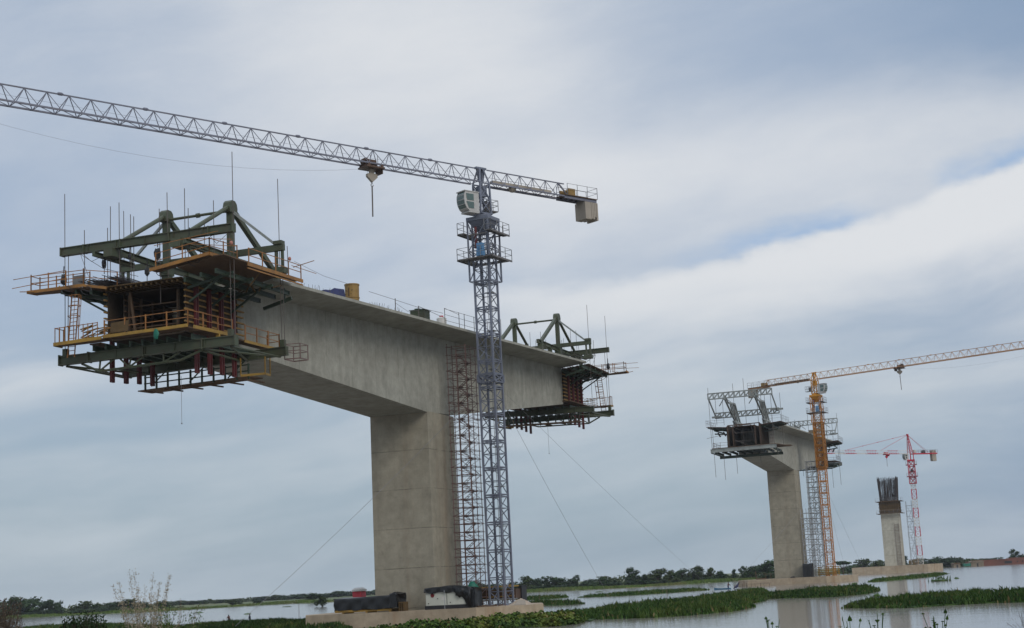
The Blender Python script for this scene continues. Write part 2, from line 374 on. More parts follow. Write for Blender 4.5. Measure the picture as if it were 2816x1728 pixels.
def landmesh(shore):
    m = MB(); n = len(shore)
    vs = []
    for x, y in shore:
        vs += [(x, y, -.4), (x*1.004, y+2.5, .3), (x*1.05, y*1.05+8, .45), (x*5, 3650, .8)]
    fs = []
    for i in range(n-1):
        for k in range(3): fs.append((i*4+k, i*4+4+k, i*4+5+k, i*4+1+k))
    m.add(vs, fs); return m
struct(landmesh(SHORE_L).build('far_bank', ml))
mb = MB()
pr = [(-60,1.9),(29,1.9),(31,1.3),(36,-1)]
vs = []; xs = list(range(-40, 41, 8))
for y, z in pr: vs += [(x, y, z + (.06*math.sin(x*1.7+y) if 0 < y < 30 else 0)) for x in xs]
k = len(xs); fs = [(j*k+i, j*k+i+1, (j+1)*k+i+1, (j+1)*k+i) for j in range(3) for i in range(k-1)]
mb.add(vs, fs); struct(mb.build('near_bank', ml))

# ------------------------------------------------------------------ concrete T: pier, box girder, pile cap
def ztop(s, g0=30.33, g=.0388): return g0 + g*s
def bridge(Fm, L0, L1, g0, g, capz, cap_poly, label, depth0=8.1, depth1=4.85, shaft_top=None):
    t = thing('concrete_cantilever_pier', Fm, label, 'bridge pier')
    half, tip = 3.27, 6.8
    zt = lambda s: g0 + g*s
    def dep(s):
        a = max(0, (abs(s) - 3.6)/38.4); return depth0 - (depth0-depth1)*a + .58
    ss = [L0] + [x for x in np.arange(-36, 37, 6) if L0 < x < L1 and abs(x) > 5] + [-3.6, 3.6, L1]; ss = sorted(set(float(x) for x in ss))
    m = MB()
    deck, webr, webl, bot = [], [], [], []
    for s in ss:
        z = zt(s); b = z - dep(s)
        deck.append([(-tip,s,z),(-tip,s,z-.26),(-half,s,z-.58),(-half+.5,s,z-.60),(-half+1.4,s,z-.32),(half-1.4,s,z-.32),(half-.5,s,z-.60),(half,s,z-.58),(tip,s,z-.26),(tip,s,z)])
        webr.append([(half,s,z-.58),(half,s,b),(half-.5,s,b),(half-.5,s,z-.60)])
        webl.append([(-half,s,z-.58),(-half+.5,s,z-.60),(-half+.5,s,b),(-half,s,b)])
        bot.append([(-half+.5,s,b),(half-.5,s,b),(half-.5,s,b+.5),(-half+.5,s,b+.5)])
    for r in (deck, webr, webl, bot): m.loft(r)
    for s in (L0+5, -2.6, 2.2, L1-5.4):                                     # diaphragms inside the box
        z = zt(s); b = z - dep(s); m.box(-half+.51, half-.51, s, s+.4, b+.51, z-.62)
    m.build('box_girder', M['girder'], t, Fm)
    m = MB(); zb = zt(0) - depth0 - .58
    r0, r1 = 3.27, 3.36
    m.loft([[(-a, -3.59*b, z), (a, -3.59*b, z), (a, 3.59*b, z), (-a, 3.59*b, z)] for a, b, z in ((r1, 1.03, capz), (r0, 1.0, zt(0) - depth0 - .62))])
    m.build('pier_shaft', M['pier'], t, Fm)
    m = MB(); m.prism(cap_poly, -1.2, capz); m.build('pile_cap', M['cap'], t, Fm)
    return t
cap1 = [(-11.8,-3),(-9.4,-7.6),(9.6,-8.3),(12.95,-5.7),(14.5,-2.4),(11.4,6),(7,9.5),(-8,9.5),(-12.4,5)]
b1 = bridge(F1, -42, 42, 30.33, .0388, 1.38, cap1, 'nearest grey concrete T shaped pier carrying the long box girder')
cap2 = [(-12.2,-4),(-9,-8.5),(9.5,-8.5),(14.8,-4.5),(15.2,3),(9,9),(-9,9),(-12.2,4)]
b2 = bridge(F2, -35, 40, 35.85, .020, 1.45, cap2, 'middle concrete pier with box girder beside the orange crane', depth0=8.3, depth1=5.3)

# third pier: shaft, formwork, rebar cage
t = thing('unfinished_concrete_pier', F3, 'farthest pale pier topped by timber formwork and bare rebar', 'bridge pier')
m = MB(); m.prism([(-14.8,-9),(12.5,-9),(16.5,-3),(16.5,8),(-11,9),(-16.5,2)], -1.2, 2.75); m.build('pile_cap', M['cap'], t, F3)
m = MB(); m.loft([[(-a,-b,z),(a,-b,z),(a,b,z),(-a,b,z)] for a, b, z in ((3.36,3.6,2.75),(3.27,3.5,22.6))]); m.build('pier_shaft', M['pier_pale'], t, F3)
m = MB()
m.box(-3.55,3.55,-3.8,3.8,22.3,26.8)
for k in range(9):
    x = -3.4 + .85*k; m.box(x-.06,x+.06,-3.95,-3.81,22.3,26.8); m.box(3.56,3.7,x-.06,x+.06,22.3,26.8)
for z in (23,24.3,25.6): m.box(-3.8,3.8,-4.1,-3.96,z,z+.16); m.box(3.71,3.85,-3.9,3.9,z,z+.16)
m.build('timber_formwork', M['formbrown'], t, F3)
for z in (22.2, 26.7):
    m = MB(); m.box(-4.7,4.7,-5.0,-3.97,z-.14,z); m.box(3.87,4.9,-3.96,4.2,z-.14,z); m.box(-4.7,-3.6,-3.96,4.2,z-.14,z)
    pl = m.build('working_platform', M['plank'], t, F3)
    m = MB()
    for x in np.linspace(-4.6,4.8,7): m.bar((x,-4.9,z),(x,-4.9,z+1.15),.06)
    for q in (.55, 1.12): m.bar((-4.6,-4.9,z+q),(4.8,-4.9,z+q),.05); m.bar((4.8,-4.9,z+q),(4.8,4,z+q),.05)
    m.build('railing', M['grey'], pl, F3)
m = MB(); rnd = random.Random(4)
for k in range(330):
    e = rnd.random()
    if e < .3: x, y = rnd.uniform(-3.1,3.1), -3.2
    elif e < .55: x, y = rnd.uniform(-3.1,3.1), 3.2
    elif e < .78: x, y = -3.05, rnd.uniform(-3.2,3.2)
    else: x, y = 3.05, rnd.uniform(-3.2,3.2)
    fl = 1.13; top = rnd.uniform(34.3, 35.9)
    m.tube((x, y, 26.5), (x*fl + rnd.uniform(-.25,.25), y*fl + rnd.uniform(-.3,.3), top), .035, 4)
for z in (27.6, 28.3, 29.0):
    f = 1 + .16*(z-26.5)/9
    m.path([(-3.1*f,-3.25*f,z),(3.1*f,-3.25*f,z),(3.1*f,3.25*f,z),(-3.1*f,3.25*f,z),(-3.1*f,-3.25*f,z)], .05, 4)
m.build('rebar_cage', M['rebar'], t, F3)
m = MB()
for k in range(70):
    x, y = rnd.uniform(-2.4,2.4), rnd.uniform(-2.6,2.6); h = 1.5*(1-abs(x)/2.6)
    m.tube((x-.5,y,26.9+rnd.uniform(0,h)), (x+.5,y+rnd.uniform(-.6,.6),26.9+rnd.uniform(0,h)), .04, 4)
m.build('rebar_bundle', M['rustform'], t, F3)

# ------------------------------------------------------------------ green form traveller (near end of the first girder)
def railing(mb, pts, h=1.2, step=1.9, w=.07, rails=(.6, 1.17), rw=.05):
    for a, b in zip(pts[:-1], pts[1:]):
        a, b = Vector(a), Vector(b); L = (b-a).length; k = max(1, round(L/step))
        for i in range(k+1):
            p = a + (b-a)*(i/k); mb.bar(p, p + Vector((0,0,h)), w)
        for r in rails: mb.bar(a + Vector((0,0,r)), b + Vector((0,0,r)), rw)
RZ = Matrix.Rotation(math.pi, 4, 'Z')
T0 = F1 @ Matrix.Translation((0,-42,28.7)) @ RZ
t = thing('form_traveller', T0, 'green form traveller hanging over the open near end of the big girder', 'form traveller')
trav = t
for sgn in (-1, 1):
    x = 3.05*sgn; m = MB()
    m.bar((x,-42,30.2),(x,-42,35.0),.48,.48)
    m.loft([[(x-.33,-42-a,z),(x+.33,-42-a,z),(x+.33,-42+a,z),(x-.33,-42+a,z)] for a, z in ((.55,34.55),(.62,34.95),(.5,35.35),(.25,35.55))])
    m.tube((x,-42.3,35.0),(x,-49.3,31.15),.19,8); m.bar((x,-41.7,34.9),(x,-34.6,30.7),.36,.42)
    m.ibeam((x,-49.6,30.75),(x,-42.4,30.65),.5,.36); m.ibeam((x,-41.6,30.65),(x,-33.6,30.75),.5,.36)
    m.box(x-.4,x+.4,-42.5,-41.5,30.0,30.95)
    m.box(x-.32,x+.32,-42.35,-41.65,28.95,30.0)
    m.box(x-.3,x+.3,-34.9,-34.3,29.1,30.5); m.box(x-.25,x+.25,-38.6,-38.2,29.0,30.42)
    m.build('main_truss', M['green'], t, F1)
    m = MB(); m.box(x-.42,x+.42,-50.2,-48.9,30.15,30.82); m.loft([[(x-.3,-48.9,z0),(x+.3,-48.9,z0),(x+.3,-48.9,z1),(x-.3,-48.9,z1)] for z0, z1 in ((30.2,30.8),)] + [[(x-.3,-48.0,30.45),(x+.3,-48.0,30.45),(x+.3,-48.0,30.7),(x-.3,-48.0,30.7)]])
    m.build('hanger_bracket', M['green'], t, F1)
m = MB(); m.tube((-3.05,-42,34.75),(3.05,-42,34.75),.12,8); m.tube((-.15,-42,34.75),(.15,-42,34.75),.2,8); m.build('apex_tie', M['green'], t, F1)
m = MB(); m.bar((-7.7,-41.7,31.15),(7.75,-41.7,31.15),.4,.5)
for x in (-7.3, 7.3): m.box(x-.38,x+.38,-42.0,-41.4,31.41,31.7); m.bar((x-.25,-41.7,29.2),(x-.25,-41.7,30.9),.22); m.bar((x+.3,-41.7,29.2),(x+.3,-41.7,30.9),.2); m.box(x-.5,x+.6,-42.05,-41.35,29.0,29.5)
m.build('cross_beam', M['green'], t, F1)
m = MB()
for s in (-1, 1):
    m = MB(); m.bar((s*3.05,-41.9,34.8),(s*7.0,-41.7,31.45),.2,.2); m.build('side_stay', M['trav_grey'], t, F1)
m = MB(); m.ibeam((-7.75,-49.6,31.15),(7.8,-49.6,31.15),.66,.5,.07,.3)
for x in (-7.74,-5.6,-2.2,2.2,5.7,7.79): m.box(x-.05,x+.05,-49.88,-49.32,30.8,31.5)
m.build('front_beam', M['green'], t, F1)
for s in (-1, 1):
    m = MB(); m.ibeam((s*4.1,-50.6,30.42),(s*4.1,-45.2,30.42),.38,.26); m.build('runway_beam', M['green'], t, F1)
# lower frame
m = MB(); m.ibeam((-7.9,-49.6,22.45),(7.85,-49.6,22.5),.72,.5,.07,.26)
for x in (-7.88,-5.2,-.2,5.0,7.82): m.box(x-.05,x+.05,-49.88,-49.32,22.05,22.9)
for x in (-7.4, 7.4): m.box(x-.18,x+.18,-49.8,-49.4,22.82,23.35)
m.build('lower_front_beam', M['green'], t, F1)
m = MB(); m.ibeam((-7.6,-41.6,22.3),(7.75,-41.6,22.7),.72,.5,.07,.26)
for x in (7.4,): m.box(x-.18,x+.18,-41.8,-41.4,23.0,23.6)
m.build('lower_rear_beam', M['green'], t, F1)
m = MB()
for x in (-4.4,-3.3,-2.2,-1.1,0,1.1,2.2,3.3,4.4): m.ibeam((x,-50.2,23.05),(x,-41.2,22.85),.42,.2)
m.build('longitudinal_beams', M['green_dk'], t, F1)
m = MB()
ch = [(-5.9,-49.6,22.05),(-4.3,-49.6,21.3),(3.0,-49.6,21.45),(4.0,-49.6,21.75),(5.0,-49.6,22.1)]
m.path(ch, .1, 6)
for a, b in (((-4.3,21.3),(-4.2,22.1)),((-1.6,21.36),(-2.4,22.1)),((-1.6,21.36),(-1.4,22.1)),((-1.6,21.36),(-.2,22.1)),((1.5,21.42),(1.5,22.1)),((1.5,21.42),(3,22.1)),((-4.3,21.3),(-3,22.1))):
    m.tube((a[0],-49.6,a[1]),(b[0],-49.6,b[1]),.075,6)
for a, b in (((-7.4,-49.5,22.0),(-7.2,-41.7,21.9)),((-7.3,-49.5,22.0),(-4.5,-41.7,21.9)),((-4.4,-49.5,21.35),(-6.8,-41.7,21.9)),((4.9,-49.5,22.1),(7.2,-41.7,22.25)),((7.4,-49.5,22.05),(7.1,-41.7,22.25)),((7.3,-49.5,22.05),(4.2,-41.7,22.2)),((4.9,-49.5,22.0),(3.8,-41.7,22.2)),((-3,-49.5,21.4),(-4.4,-41.7,21.9))):
    m.tube(a, b, .085, 6)
m.build('wind_bracing', M['green'], t, F1)
# web forms
for s in (-1, 1):
    x = 3.42*s; m = MB(); m.box(min(x,x+.1*s),max(x,x+.1*s),-49.6,-42.02,23.6,27.95)
    pn = m.build('web_form', M['ply'], t, F1)
    m = MB()
    for k in range(9):
        z = 23.85 + .48*k; m.box(min(x+.11*s,x+.27*s),max(x+.11*s,x+.27*s),-49.9,-41.3+.12*(k % 2),z,z+.11)
    m.build('waler', M['timber'], pn, F1)
    m = MB()
    for y, zb in ((-48.6,20.5),(-46.75,20.6),(-44.95,20.75),(-43.1,20.8)):
        for q in (-.14, .14): m.box(min(x+.28*s,x+.5*s),max(x+.28*s,x+.5*s),y+q-.06,y+q+.06,zb,27.7)
        m.box(min(x+.3*s,x+.47*s),max(x+.3*s,x+.47*s),y-.2,y+.2,zb-.02,zb+.12)
    m.build('strongback', M['red'], pn, F1)
# inner box form
m = MB()
for s in (-1, 1):
    x = 2.55*s; m.box(min(x,x-.08*s),max(x,x-.08*s),-48.9,-42.2,24.3,27.2)
m.box(-2.45,2.45,-48.9,-42.2,27.25,27.35); m.box(-3.2,3.2,-49.4,-42.1,23.55,23.68)
m.build('inner_form', M['ply'], t, F1)
m = MB()
for s in (-1, 1):
    for k in range(6): m.box(min(s*2.45,s*2.3),max(s*2.45,s*2.3),-48.95,-42.3,24.5+.45*k,24.6+.45*k)
    for y in (-48.6,-47,-45.4,-43.8): m.bar((s*2.2,y,23.9),(s*2.2,y,27.2),.16)
for y in (-48.3,-46,-44): m.bar((-2.2,y,26.3),(2.2,y,26.3),.1); m.bar((-2.2,y,24.6),(2.2,y,24.6),.1)
m.bar((-1.7,-49.2,27.3),(-1.2,-49.3,24.0),.17,.17)
m.build('form_prop', M['plank'], t, F1)
m = MB()
for x in np.linspace(-3.2, 3.2, 15): m.box(x-.07,x+.07,-50.3,-42.1,27.42,27.62)
m.box(-3.6,3.6,-50.4,-42.05,27.64,27.72)
m.build('top_slab_form', M['formbrown'], t, F1)
rnd = random.Random(8); m = MB()
for k in range(90):
    x = rnd.uniform(-5.5,-1.6); z = 27.95 + rnd.uniform(0,.45)
    m.tube((x,-42.5,z),(x+rnd.uniform(-.2,.2),-50.2-rnd.uniform(0,.9),z+rnd.uniform(-.1,.15)),.025,4)
m.build('slab_rebar', M['rebar'], t, F1)
# flange platforms
def slab(mb, p, q, r, s_, th):
    a = [Vector(k) for k in (p, q, r, s_)]; dz = Vector((0,0,th))
    mb.add([tuple(k - dz) for k in a] + [tuple(k) for k in a], [(3,2,1,0),(4,5,6,7),(0,1,5,4),(1,2,6,5),(2,3,7,6),(3,0,4,7)])
m = MB(); slab(m, (2.0,-51.0,28.1),(6.6,-51.0,28.85),(7.2,-39.6,29.0),(2.0,-39.6,28.3), .1) if False else None
slab(m, (3.7,-51.0,28.35),(6.9,-51.0,28.85),(7.1,-42.05,28.75),(3.7,-42.05,28.05),.08)
slab(m, (6.95,-51.2,28.8),(7.9,-51.2,28.8),(7.9,-39.2,28.85),(6.95,-39.2,28.85),.08)
slab(m, (1.6,-51.3,28.3),(6.6,-51.3,28.9),(6.6,-50.5,28.9),(1.6,-50.5,28.3),.08)
slab(m, (-7.6,-49.7,27.98),(-3.4,-49.7,27.75),(-3.5,-42.05,28.06),(-7.1,-42.05,28.42),.08)
slab(m, (-9.9,-50.9,28.0),(-3.0,-50.9,27.72),(-3.0,-49.75,27.72),(-9.9,-49.75,28.0),.09)
m.build('flange_platform', M['plank'], t, F1)
for p, q, a, b in (((1.5,-51.35,28.3),(6.7,-51.35,28.95),.1,.26),((6.75,-51.35,28.92),(7.0,-47.6,28.95),.1,.26),((7.95,-47.9,28.62),(7.95,-39.0,28.78),.08,.28),((7.95,-47.9,28.3),(7.95,-39.0,28.45),.08,.1),
        ((-10.0,-51.0,27.95),(-4.8,-51.0,27.92),.1,.24),((-4.8,-51.0,27.92),(-2.6,-51.0,27.45),.1,.2),((-10.0,-50.9,27.95),(-10.0,-49.7,28.0),.1,.2),((-10.6,-51.1,28.05),(-9.2,-51.1,27.9),.06,.06)):
    m = MB(); m.bar(p, q, a, b); m.build('platform_edge', M['edge'], t, F1)
m = MB()
for s in (-1, 1):
    for x in (4.2, 5.6, 6.9):
        z = 27.35 + .12*(x-4)
        m.ibeam((x*s,-50.8,z),(x*s,-39.5,z+.1),.36,.2)
    for y in (-49.4,-46.5,-43.4):
        m.bar((3.6*s,y,27.0),(7.6*s,y,27.75),.16,.22); m.bar((3.7*s,y,25.9),(6.3*s,y,27.4),.12,.14)
    m.bar((4.6*s,-39.6,26.75),(7.2*s,-39.6,27.35),.2,.26); m.bar((6.6*s,-39.7,27.0),(6.6*s,-39.7,28.2),.14)
m.build('bracket_beam', M['green_dk'], t, F1)
m = MB()
railing(m, [(2.0,-51.3,28.35),(6.7,-51.3,28.95),(7.0,-47.8,28.98)], 1.25)
railing(m, [(7.9,-47.6,28.75),(7.9,-39.2,28.9)], 1.2)
m.bar((4.6,-51.4,30.35),(8.4,-50.9,29.9),.04); m.bar((4.9,-51.4,29.9),(8.6,-50.6,29.4),.04); m.bar((2,-51.5,30.1),(7.4,-51.2,30.6),.04)
m.bar((7.2,-39.2,30.0),(9.2,-39.3,30.3),.05); m.bar((7.2,-39.5,30.1),(8.9,-38.4,29.4),.04)
m.build('upper_railing', M['orange'], t, F1)
m = MB()
railing(m, [(-9.7,-49.8,28.05),(-9.7,-50.9,28.05),(-4.8,-50.9,27.98)], 1.3, 1.6)
railing(m, [(-4.8,-50.9,27.98),(-2.2,-50.2,27.6)], 1.2, 2.6); railing(m, [(-9.7,-49.8,28.05),(-5,-49.8,28.0)], 1.25, 1.7)
m.bar((-11.4,-50.9,29.15),(-6.5,-50.9,29.3),.045); m.bar((-11.5,-50.9,28.45),(-6.5,-50.9,28.7),.045)
m.build('upper_railing', M['orange'], t, F1)
m = MB(); m.box(-6.0,-4.9,-50.6,-50.52,27.98,28.85); m.build('site_board', M['grey'], t, F1)
# lower working platform
m = MB()
m.box(-7.4,-3.0,-50.9,-49.9,23.5,23.6); m.box(-3.0,4.6,-51.0,-49.95,23.6,23.7); m.box(3.95,5.0,-49.9,-37.9,23.5,23.6); m.box(-5.0,-3.95,-49.85,-39.5,23.4,23.5)
m.build('lower_platform', M['plank'], t, F1)
m = MB()
m.bar((-7.5,-51.0,23.55),(-3.1,-51.0,23.62),.08,.26); m.bar((-2.9,-51.1,23.66),(4.6,-51.1,23.76),.08,.24); m.bar((5.05,-51.0,23.62),(5.05,-45.6,23.72),.08,.26)
m.bar((5.06,-43.6,23.5),(5.06,-38.2,23.5),.08,.22); m.bar((-7.5,-50.95,23.5),(-7.5,-49.9,23.5),.08,.2)
m.bar((4.95,-47.4,23.1),(4.95,-47.4,23.6),.3,.2)
m.build('lower_platform_edge', M['yellow'], t, F1)
m = MB()
railing(m, [(-2.8,-51.05,23.7),(4.6,-51.05,23.78),(5.02,-45.4,23.75)], 1.25, 1.85, .085)
railing(m, [(5.02,-43.4,23.6),(5.02,-37.9,23.6),(3.9,-37.9,23.6)], 1.25, 1.8, .08)
railing(m, [(-7.4,-49.9,23.6),(-7.4,-50.95,23.6),(-3.5,-50.95,23.65)], 1.25, .42, .05, (1.2,))
m.build('lower_railing', M['orange'], t, F1)
m = MB(); rnd = random.Random(3)
for k in range(16):
    x = rnd.uniform(-5.6,-3.6); m.bar((x,-50.4+rnd.uniform(-.3,.3),23.7+.06*k),(x+rnd.uniform(.6,1.3),-50.4+rnd.uniform(-.3,.3),23.75+.06*k+rnd.uniform(0,.3)),.16,.05)
m.build('timber_heap', M['timber'], t, F1)
rnd = random.Random(19)
for k in range(26):
    x, y, z = rnd.choice(((rnd.uniform(-6.5,4),-50.4,23.72),(4.5,rnd.uniform(-49,-39),23.62),(rnd.uniform(4,7),rnd.uniform(-50,-43),28.9),(rnd.uniform(-9,-4.5),-50.3,28.02)))
    a = rnd.uniform(0,3.14); L = rnd.uniform(.4,1.5); m = MB(); m.bar((x,y,z+rnd.uniform(0,.1)),(x+L*math.cos(a)*.5,y+L*.4*math.sin(a),z+rnd.uniform(.02,.5)),rnd.uniform(.05,.2),.05); m.build('loose_timber', rnd.choice((M['plank'], M['timber'], M['formbrown'])), t, F1)
for k in range(22):
    s = rnd.choice((-1,1)); x = rnd.uniform(3.6,7.2)*s; y = rnd.uniform(-50,-42); m = MB(); m.bar((x,y,27.0+rnd.uniform(0,.8)),(x+rnd.uniform(-.8,.8),y+rnd.uniform(-1.6,1.6),27.6+rnd.uniform(0,.8)),.1,.1); m.build('form_prop', M['formbrown'], t, F1)
for x0, z0 in ((-6.2,28.0),(-4.4,27.8),(2.4,28.4),(5.2,28.9)):
    m = MB(); pts = [(x0+.5*math.sin(q*1.1), -51.1, z0-.06*q-.35*math.sin(q*.8)**2) for q in np.linspace(0,6,14)]; m.path(pts, .025, 4); m.build('hose', M['dark'], t, F1)
m = MB(); slab(m, (-2.2,-51.15,23.9),(-.6,-51.15,23.9),(-.6,-51.05,24.75),(-2.2,-51.05,24.65),.03); m.build('site_board', M['formbrown'], t, F1)
m = MB(); m.ball((1.95,-51.25,23.35),.24,.12,.42,8,6,.15); m.build('net_roll', M['greennet'], t, F1)
# hung walkway under the soffit
m = MB(); slab(m, (-6.1,-41.8,20.75),(-5.9,-40.0,20.75),(4.6,-40.0,21.0),(4.4,-41.8,21.0),.09)
for x in np.linspace(-5.4,4.2,6): m.bar((x,-41.9,20.66),(x+.3,-39.6,20.66),.1,.12)
m.build('hanging_walkway', M['plank'], t, F1)
m = MB()
for x in np.linspace(-5.4,4.3,10): m.bar((x,-41.75,20.75),(x,-41.75,22.0),.13); 
for z in (21.25,21.75): m.bar((-5.5,-41.75,z),(4.4,-41.75,z+.15),.09)
for x in (-4.8,-1.2,2.4): m.tube((x,-41.75,21.0),(x+2.2,-42.6,22.2),.06,5)
m.build('walkway_railing', M['green_dk'], t, F1)
m = MB(); z = 22.1
for p, q in (((7.3,-41.2,z),(8.6,-41.0,z)),((8.6,-41.0,z),(8.6,-39.7,z)),((8.6,-39.7,z),(7.3,-39.7,z)),((7.3,-39.7,z),(7.3,-41.2,z))):
    m.bar(p, q, .08); m.bar((p[0],p[1],z+1.2),(q[0],q[1],z+1.2),.05); m.bar((p[0],p[1],z+.65),(q[0],q[1],z+.65),.05); m.bar(p,(p[0],p[1],z+1.2),.06)
m.build('access_basket', M['scaf_rd'], t, F1)
m = MB(); m.bar((4.2,-42.8,20.9),(5.9,-41.9,21.0),.09,.18); m.bar((4.2,-42.8,20.9),(4.2,-42.8,22.3),.08); m.bar((5.9,-41.9,21),(5.9,-41.9,22.5),.08); m.bar((5.9,-41.9,21),(5.4,-40.2,21.1),.09,.18); m.bar((5.4,-40.2,21.1),(5.4,-40.2,22.5),.08)
m.build('step_bracket', M['yellow'], t, F1)
# ladder with cage
m = MB()
for x in (-6.55,-5.9): m.bar((x-.1,-50.4,22.5),(x+.32,-50.4,27.5),.07)
for k in range(15):
    z = 22.7 + .32*k; o = .42*(z-22.5)/5 - .1; m.bar((-6.55+o,-50.4,z),(-5.9+o,-50.4,z),.045)
for z in (24.8, 25.6, 26.4, 27.2):
    o = .42*(z-22.5)/5 - .1; m.path([(-5.9+o,-50.4,z),(-5.5+o,-50.6,z),(-5.35+o,-50.95,z),(-5.6+o,-51.25,z),(-6.2+o,-51.2,z),(-6.55+o,-50.4,z)], .03, 5)
for x, y in ((-5.5,-50.6),(-5.35,-50.95),(-5.6,-51.25)): m.bar((x+.1,y,24.8),(x+.3,y,27.2),.03)
m.build('caged_ladder', M['orange'], t, F1)
# hanger rods
rods = [(-7.45,-49.6,22.7,35.9),(-7.2,-49.6,22.7,31.4),(7.45,-49.6,22.7,31.3),(7.76,-49.6,22.6,37.1),(-5.62,-49.6,27.9,32.7),(-3.25,-49.6,27.4,34.3),(-3.5,-49.6,27.4,32.6),(-2.39,-49.6,27.4,34.5),
        (-1.33,-49.6,27.4,33.4),(-1.1,-49.6,27.4,33.2),(1.3,-49.6,26.0,33.5),(2.0,-49.6,28.0,34.7),(3.53,-49.6,28.3,34.8),(3.8,-49.6,28.3,33.2),(6.07,-49.6,28.9,33.5),(-4.8,-46,27.9,30.4),(3.0,-46,28.4,33.0),
        (7.36,-41.7,22.6,36.9),(7.62,-41.7,22.6,30.5),(-7.4,-41.7,22.4,36.2),(0,-41.7,28.9,32.2),(8.1,-41.7,28.9,31.2)]
for x, y, a, b in rods:
    m = MB(); m.tube((x,y,a),(x+random.uniform(-.06,.06),y,b),.03,5); m.build('hanger_rod', M['rod'], t, F1)
for x, z, q in ((-7.5,28.9,.24),(-3.7,29.7,.2),(1.17,29.9,.26),(-1.36,30.0,.14),(4.0,30.7,.16),(-3.7,27.9,.15),(.2,28.6,.2)):
    m = MB(); m.ball((x,-49.75,z),q,q,q*2.0,7,5,.25); m.tube((x,-49.75,z+q*2),(x,-49.7,z+q*2+.6),.04,5); m.tube((x,-49.75,z-q*4),(x,-49.75,z-q),.03,5)
    m.build('chain_hoist', M['dark'], t, F1)
for x, y, z in ((7.75,-49.9,29.9),(8.3,-41.8,30.1)):
    m = MB(); m.ball((x,y,z),.14,.14,.18,7,5); m.build('rod_coupler', M['coupler'], t, F1)
m = MB(); m.tube((.1,-45,17.3),(.1,-45,21.0),.018,4); m.ball((.1,-45,17.25),.07,.07,.07,6,4); m.build('drop_line', M['rope'], t, F1)
for x0, x1, z0, zm, z1 in ((-5.7,-3.4,30.8,30.0,30.4),(-5.8,-.5,30.7,29.3,28.3),(5.8,7.5,30.8,30.0,30.7),(-5.8,-4,30.7,28.9,28.0)):
    m = MB(); m.path([(x0,-49.9,z0),((x0*.6+x1*.4),-49.9,zm),(x1,-49.9,z1)], .02, 4); m.build('slack_cable', M['rod'], t, F1)
copy_tree(trav, F1 @ Matrix.Translation((0,42,31.9)), 'green form traveller on the far end of the big girder, behind the blue crane')

# ------------------------------------------------------------------ pale lattice form traveller (second girder)
T2 = F2 @ Matrix.Translation((0,-35,35.15)) @ RZ
t = thing('form_traveller', T2, 'pale grey lattice form traveller on the near end of the middle girder', 'form traveller')
def lattice_beam(m, y, x0, x1, z0, z1, dy=.7, bays=12, r=.11):
    for yy in (y-dy/2, y+dy/2):
        m.bar((x0,yy,z0),(x1,yy,z0),r*1.6); m.bar((x0,yy,z1),(x1,yy,z1),r*1.6)
        for k in range(bays+1):
            x = x0 + (x1-x0)*k/bays; m.bar((x,yy,z0),(x,yy,z1),r)
            if k < bays:
                xn = x0 + (x1-x0)*(k+1)/bays; m.bar((x,yy,z0),(xn,yy,z1),r)
    for k in range(bays+1):
        x = x0 + (x1-x0)*k/bays; m.bar((x,y-dy/2,z0),(x,y+dy/2,z0),r); m.bar((x,y-dy/2,z1),(x,y+dy/2,z1),r)
m = MB(); lattice_beam(m, -45.2, -7.0, 7.0, 40.75, 41.95); m.build('front_lattice_beam', M['trav_grey'], t, F2)
m = MB(); lattice_beam(m, -39.4, -7.0, 7.2, 37.1, 38.2)
m.bar((5.4,-39.9,37.9),(8.2,-39.9,37.9),.3,.4); m.bar((-7.6,-39.9,37.3),(-5.4,-39.9,37.3),.3,.4)
m.build('rear_lattice_beam', M['trav_grey'], t, F2)
for s in (-1, 1):
    x = 3.27*s; m = MB()
    m.bar((x,-45.6,40.6),(x,-36.2,36.4),.34,.36)
    m.bar((x,-42.2,40.0),(x,-35.3,40.35),.34,.34); m.bar((x,-35.3,40.4),(x,-30.6,36.2),.34,.38); m.bar((x,-45.4,41.2),(x,-42,39.9),.34,.3)
    for k in range(1, 4):
        f = k/4; m.bar((x,-42.2+6.9*f,40.0+.3*f),(x,-38.2+6.6*f,36.5),.24,.26)
    m.bar((x,-38.2,36.2),(x,-29.8,36.3),.4,.4)
    m.box(x-.4,x+.4,-36.6,-35.6,35.2,36.1); m.box(x-.4,x+.4,-31.2,-30.4,35.3,36.1)
    m.bar((x-.1,-45.2,40.9),(x-1.9*1,-42.6,39.4),.14); m.bar((x,-45.2,40.8),(x+1.3,-45.2,39.7),.12)
    m.build('main_truss', M['trav_grey'], t, F2)
m = MB()
for s in (-1, 1):
    for q in (-.35, .35): m.bar((s*6.9,-45.2+q,40.8),(s*6.9,-39.4+q,37.6),.16)
m.build('inclined_tie', M['trav_grey'], t, F2)
m = MB(); m.ibeam((-7.3,-45,29.5),(7.0,-45,29.6),.75,.5,.08,.3); m.build('lower_front_beam', M['trav_grey'], t, F2)
m = MB()
for x in np.linspace(-6.4,6.4,9): m.ibeam((x,-44.7,29.2),(x,-36.2,29.1),.5,.24)
m.ibeam((-7,-37.5,28.5),(7,-37.5,28.5),.6,.4); m.bar((-7.2,-45,29.1),(-5.2,-41,28.2),.2); m.bar((7,-45,29.1),(6,-38,28.4),.2); m.bar((-5.2,-41,28.2),(5.2,-41,28.2),.25,.3)
m.build('lower_frame', M['green_dk'], t, F2)
m = MB(); slab(m, (-7,-45.2,30.05),(7,-45.2,30.1),(8.6,-35.5,30.1),(-7,-35.5,29.9),.1)
for k in range(6): m.bar((5.2+.4*k,-41.5+.7*k,30.15),(8.6,-37+.5*k,30.2),.3,.08)
m.build('lower_platform', M['plank'], t, F2)
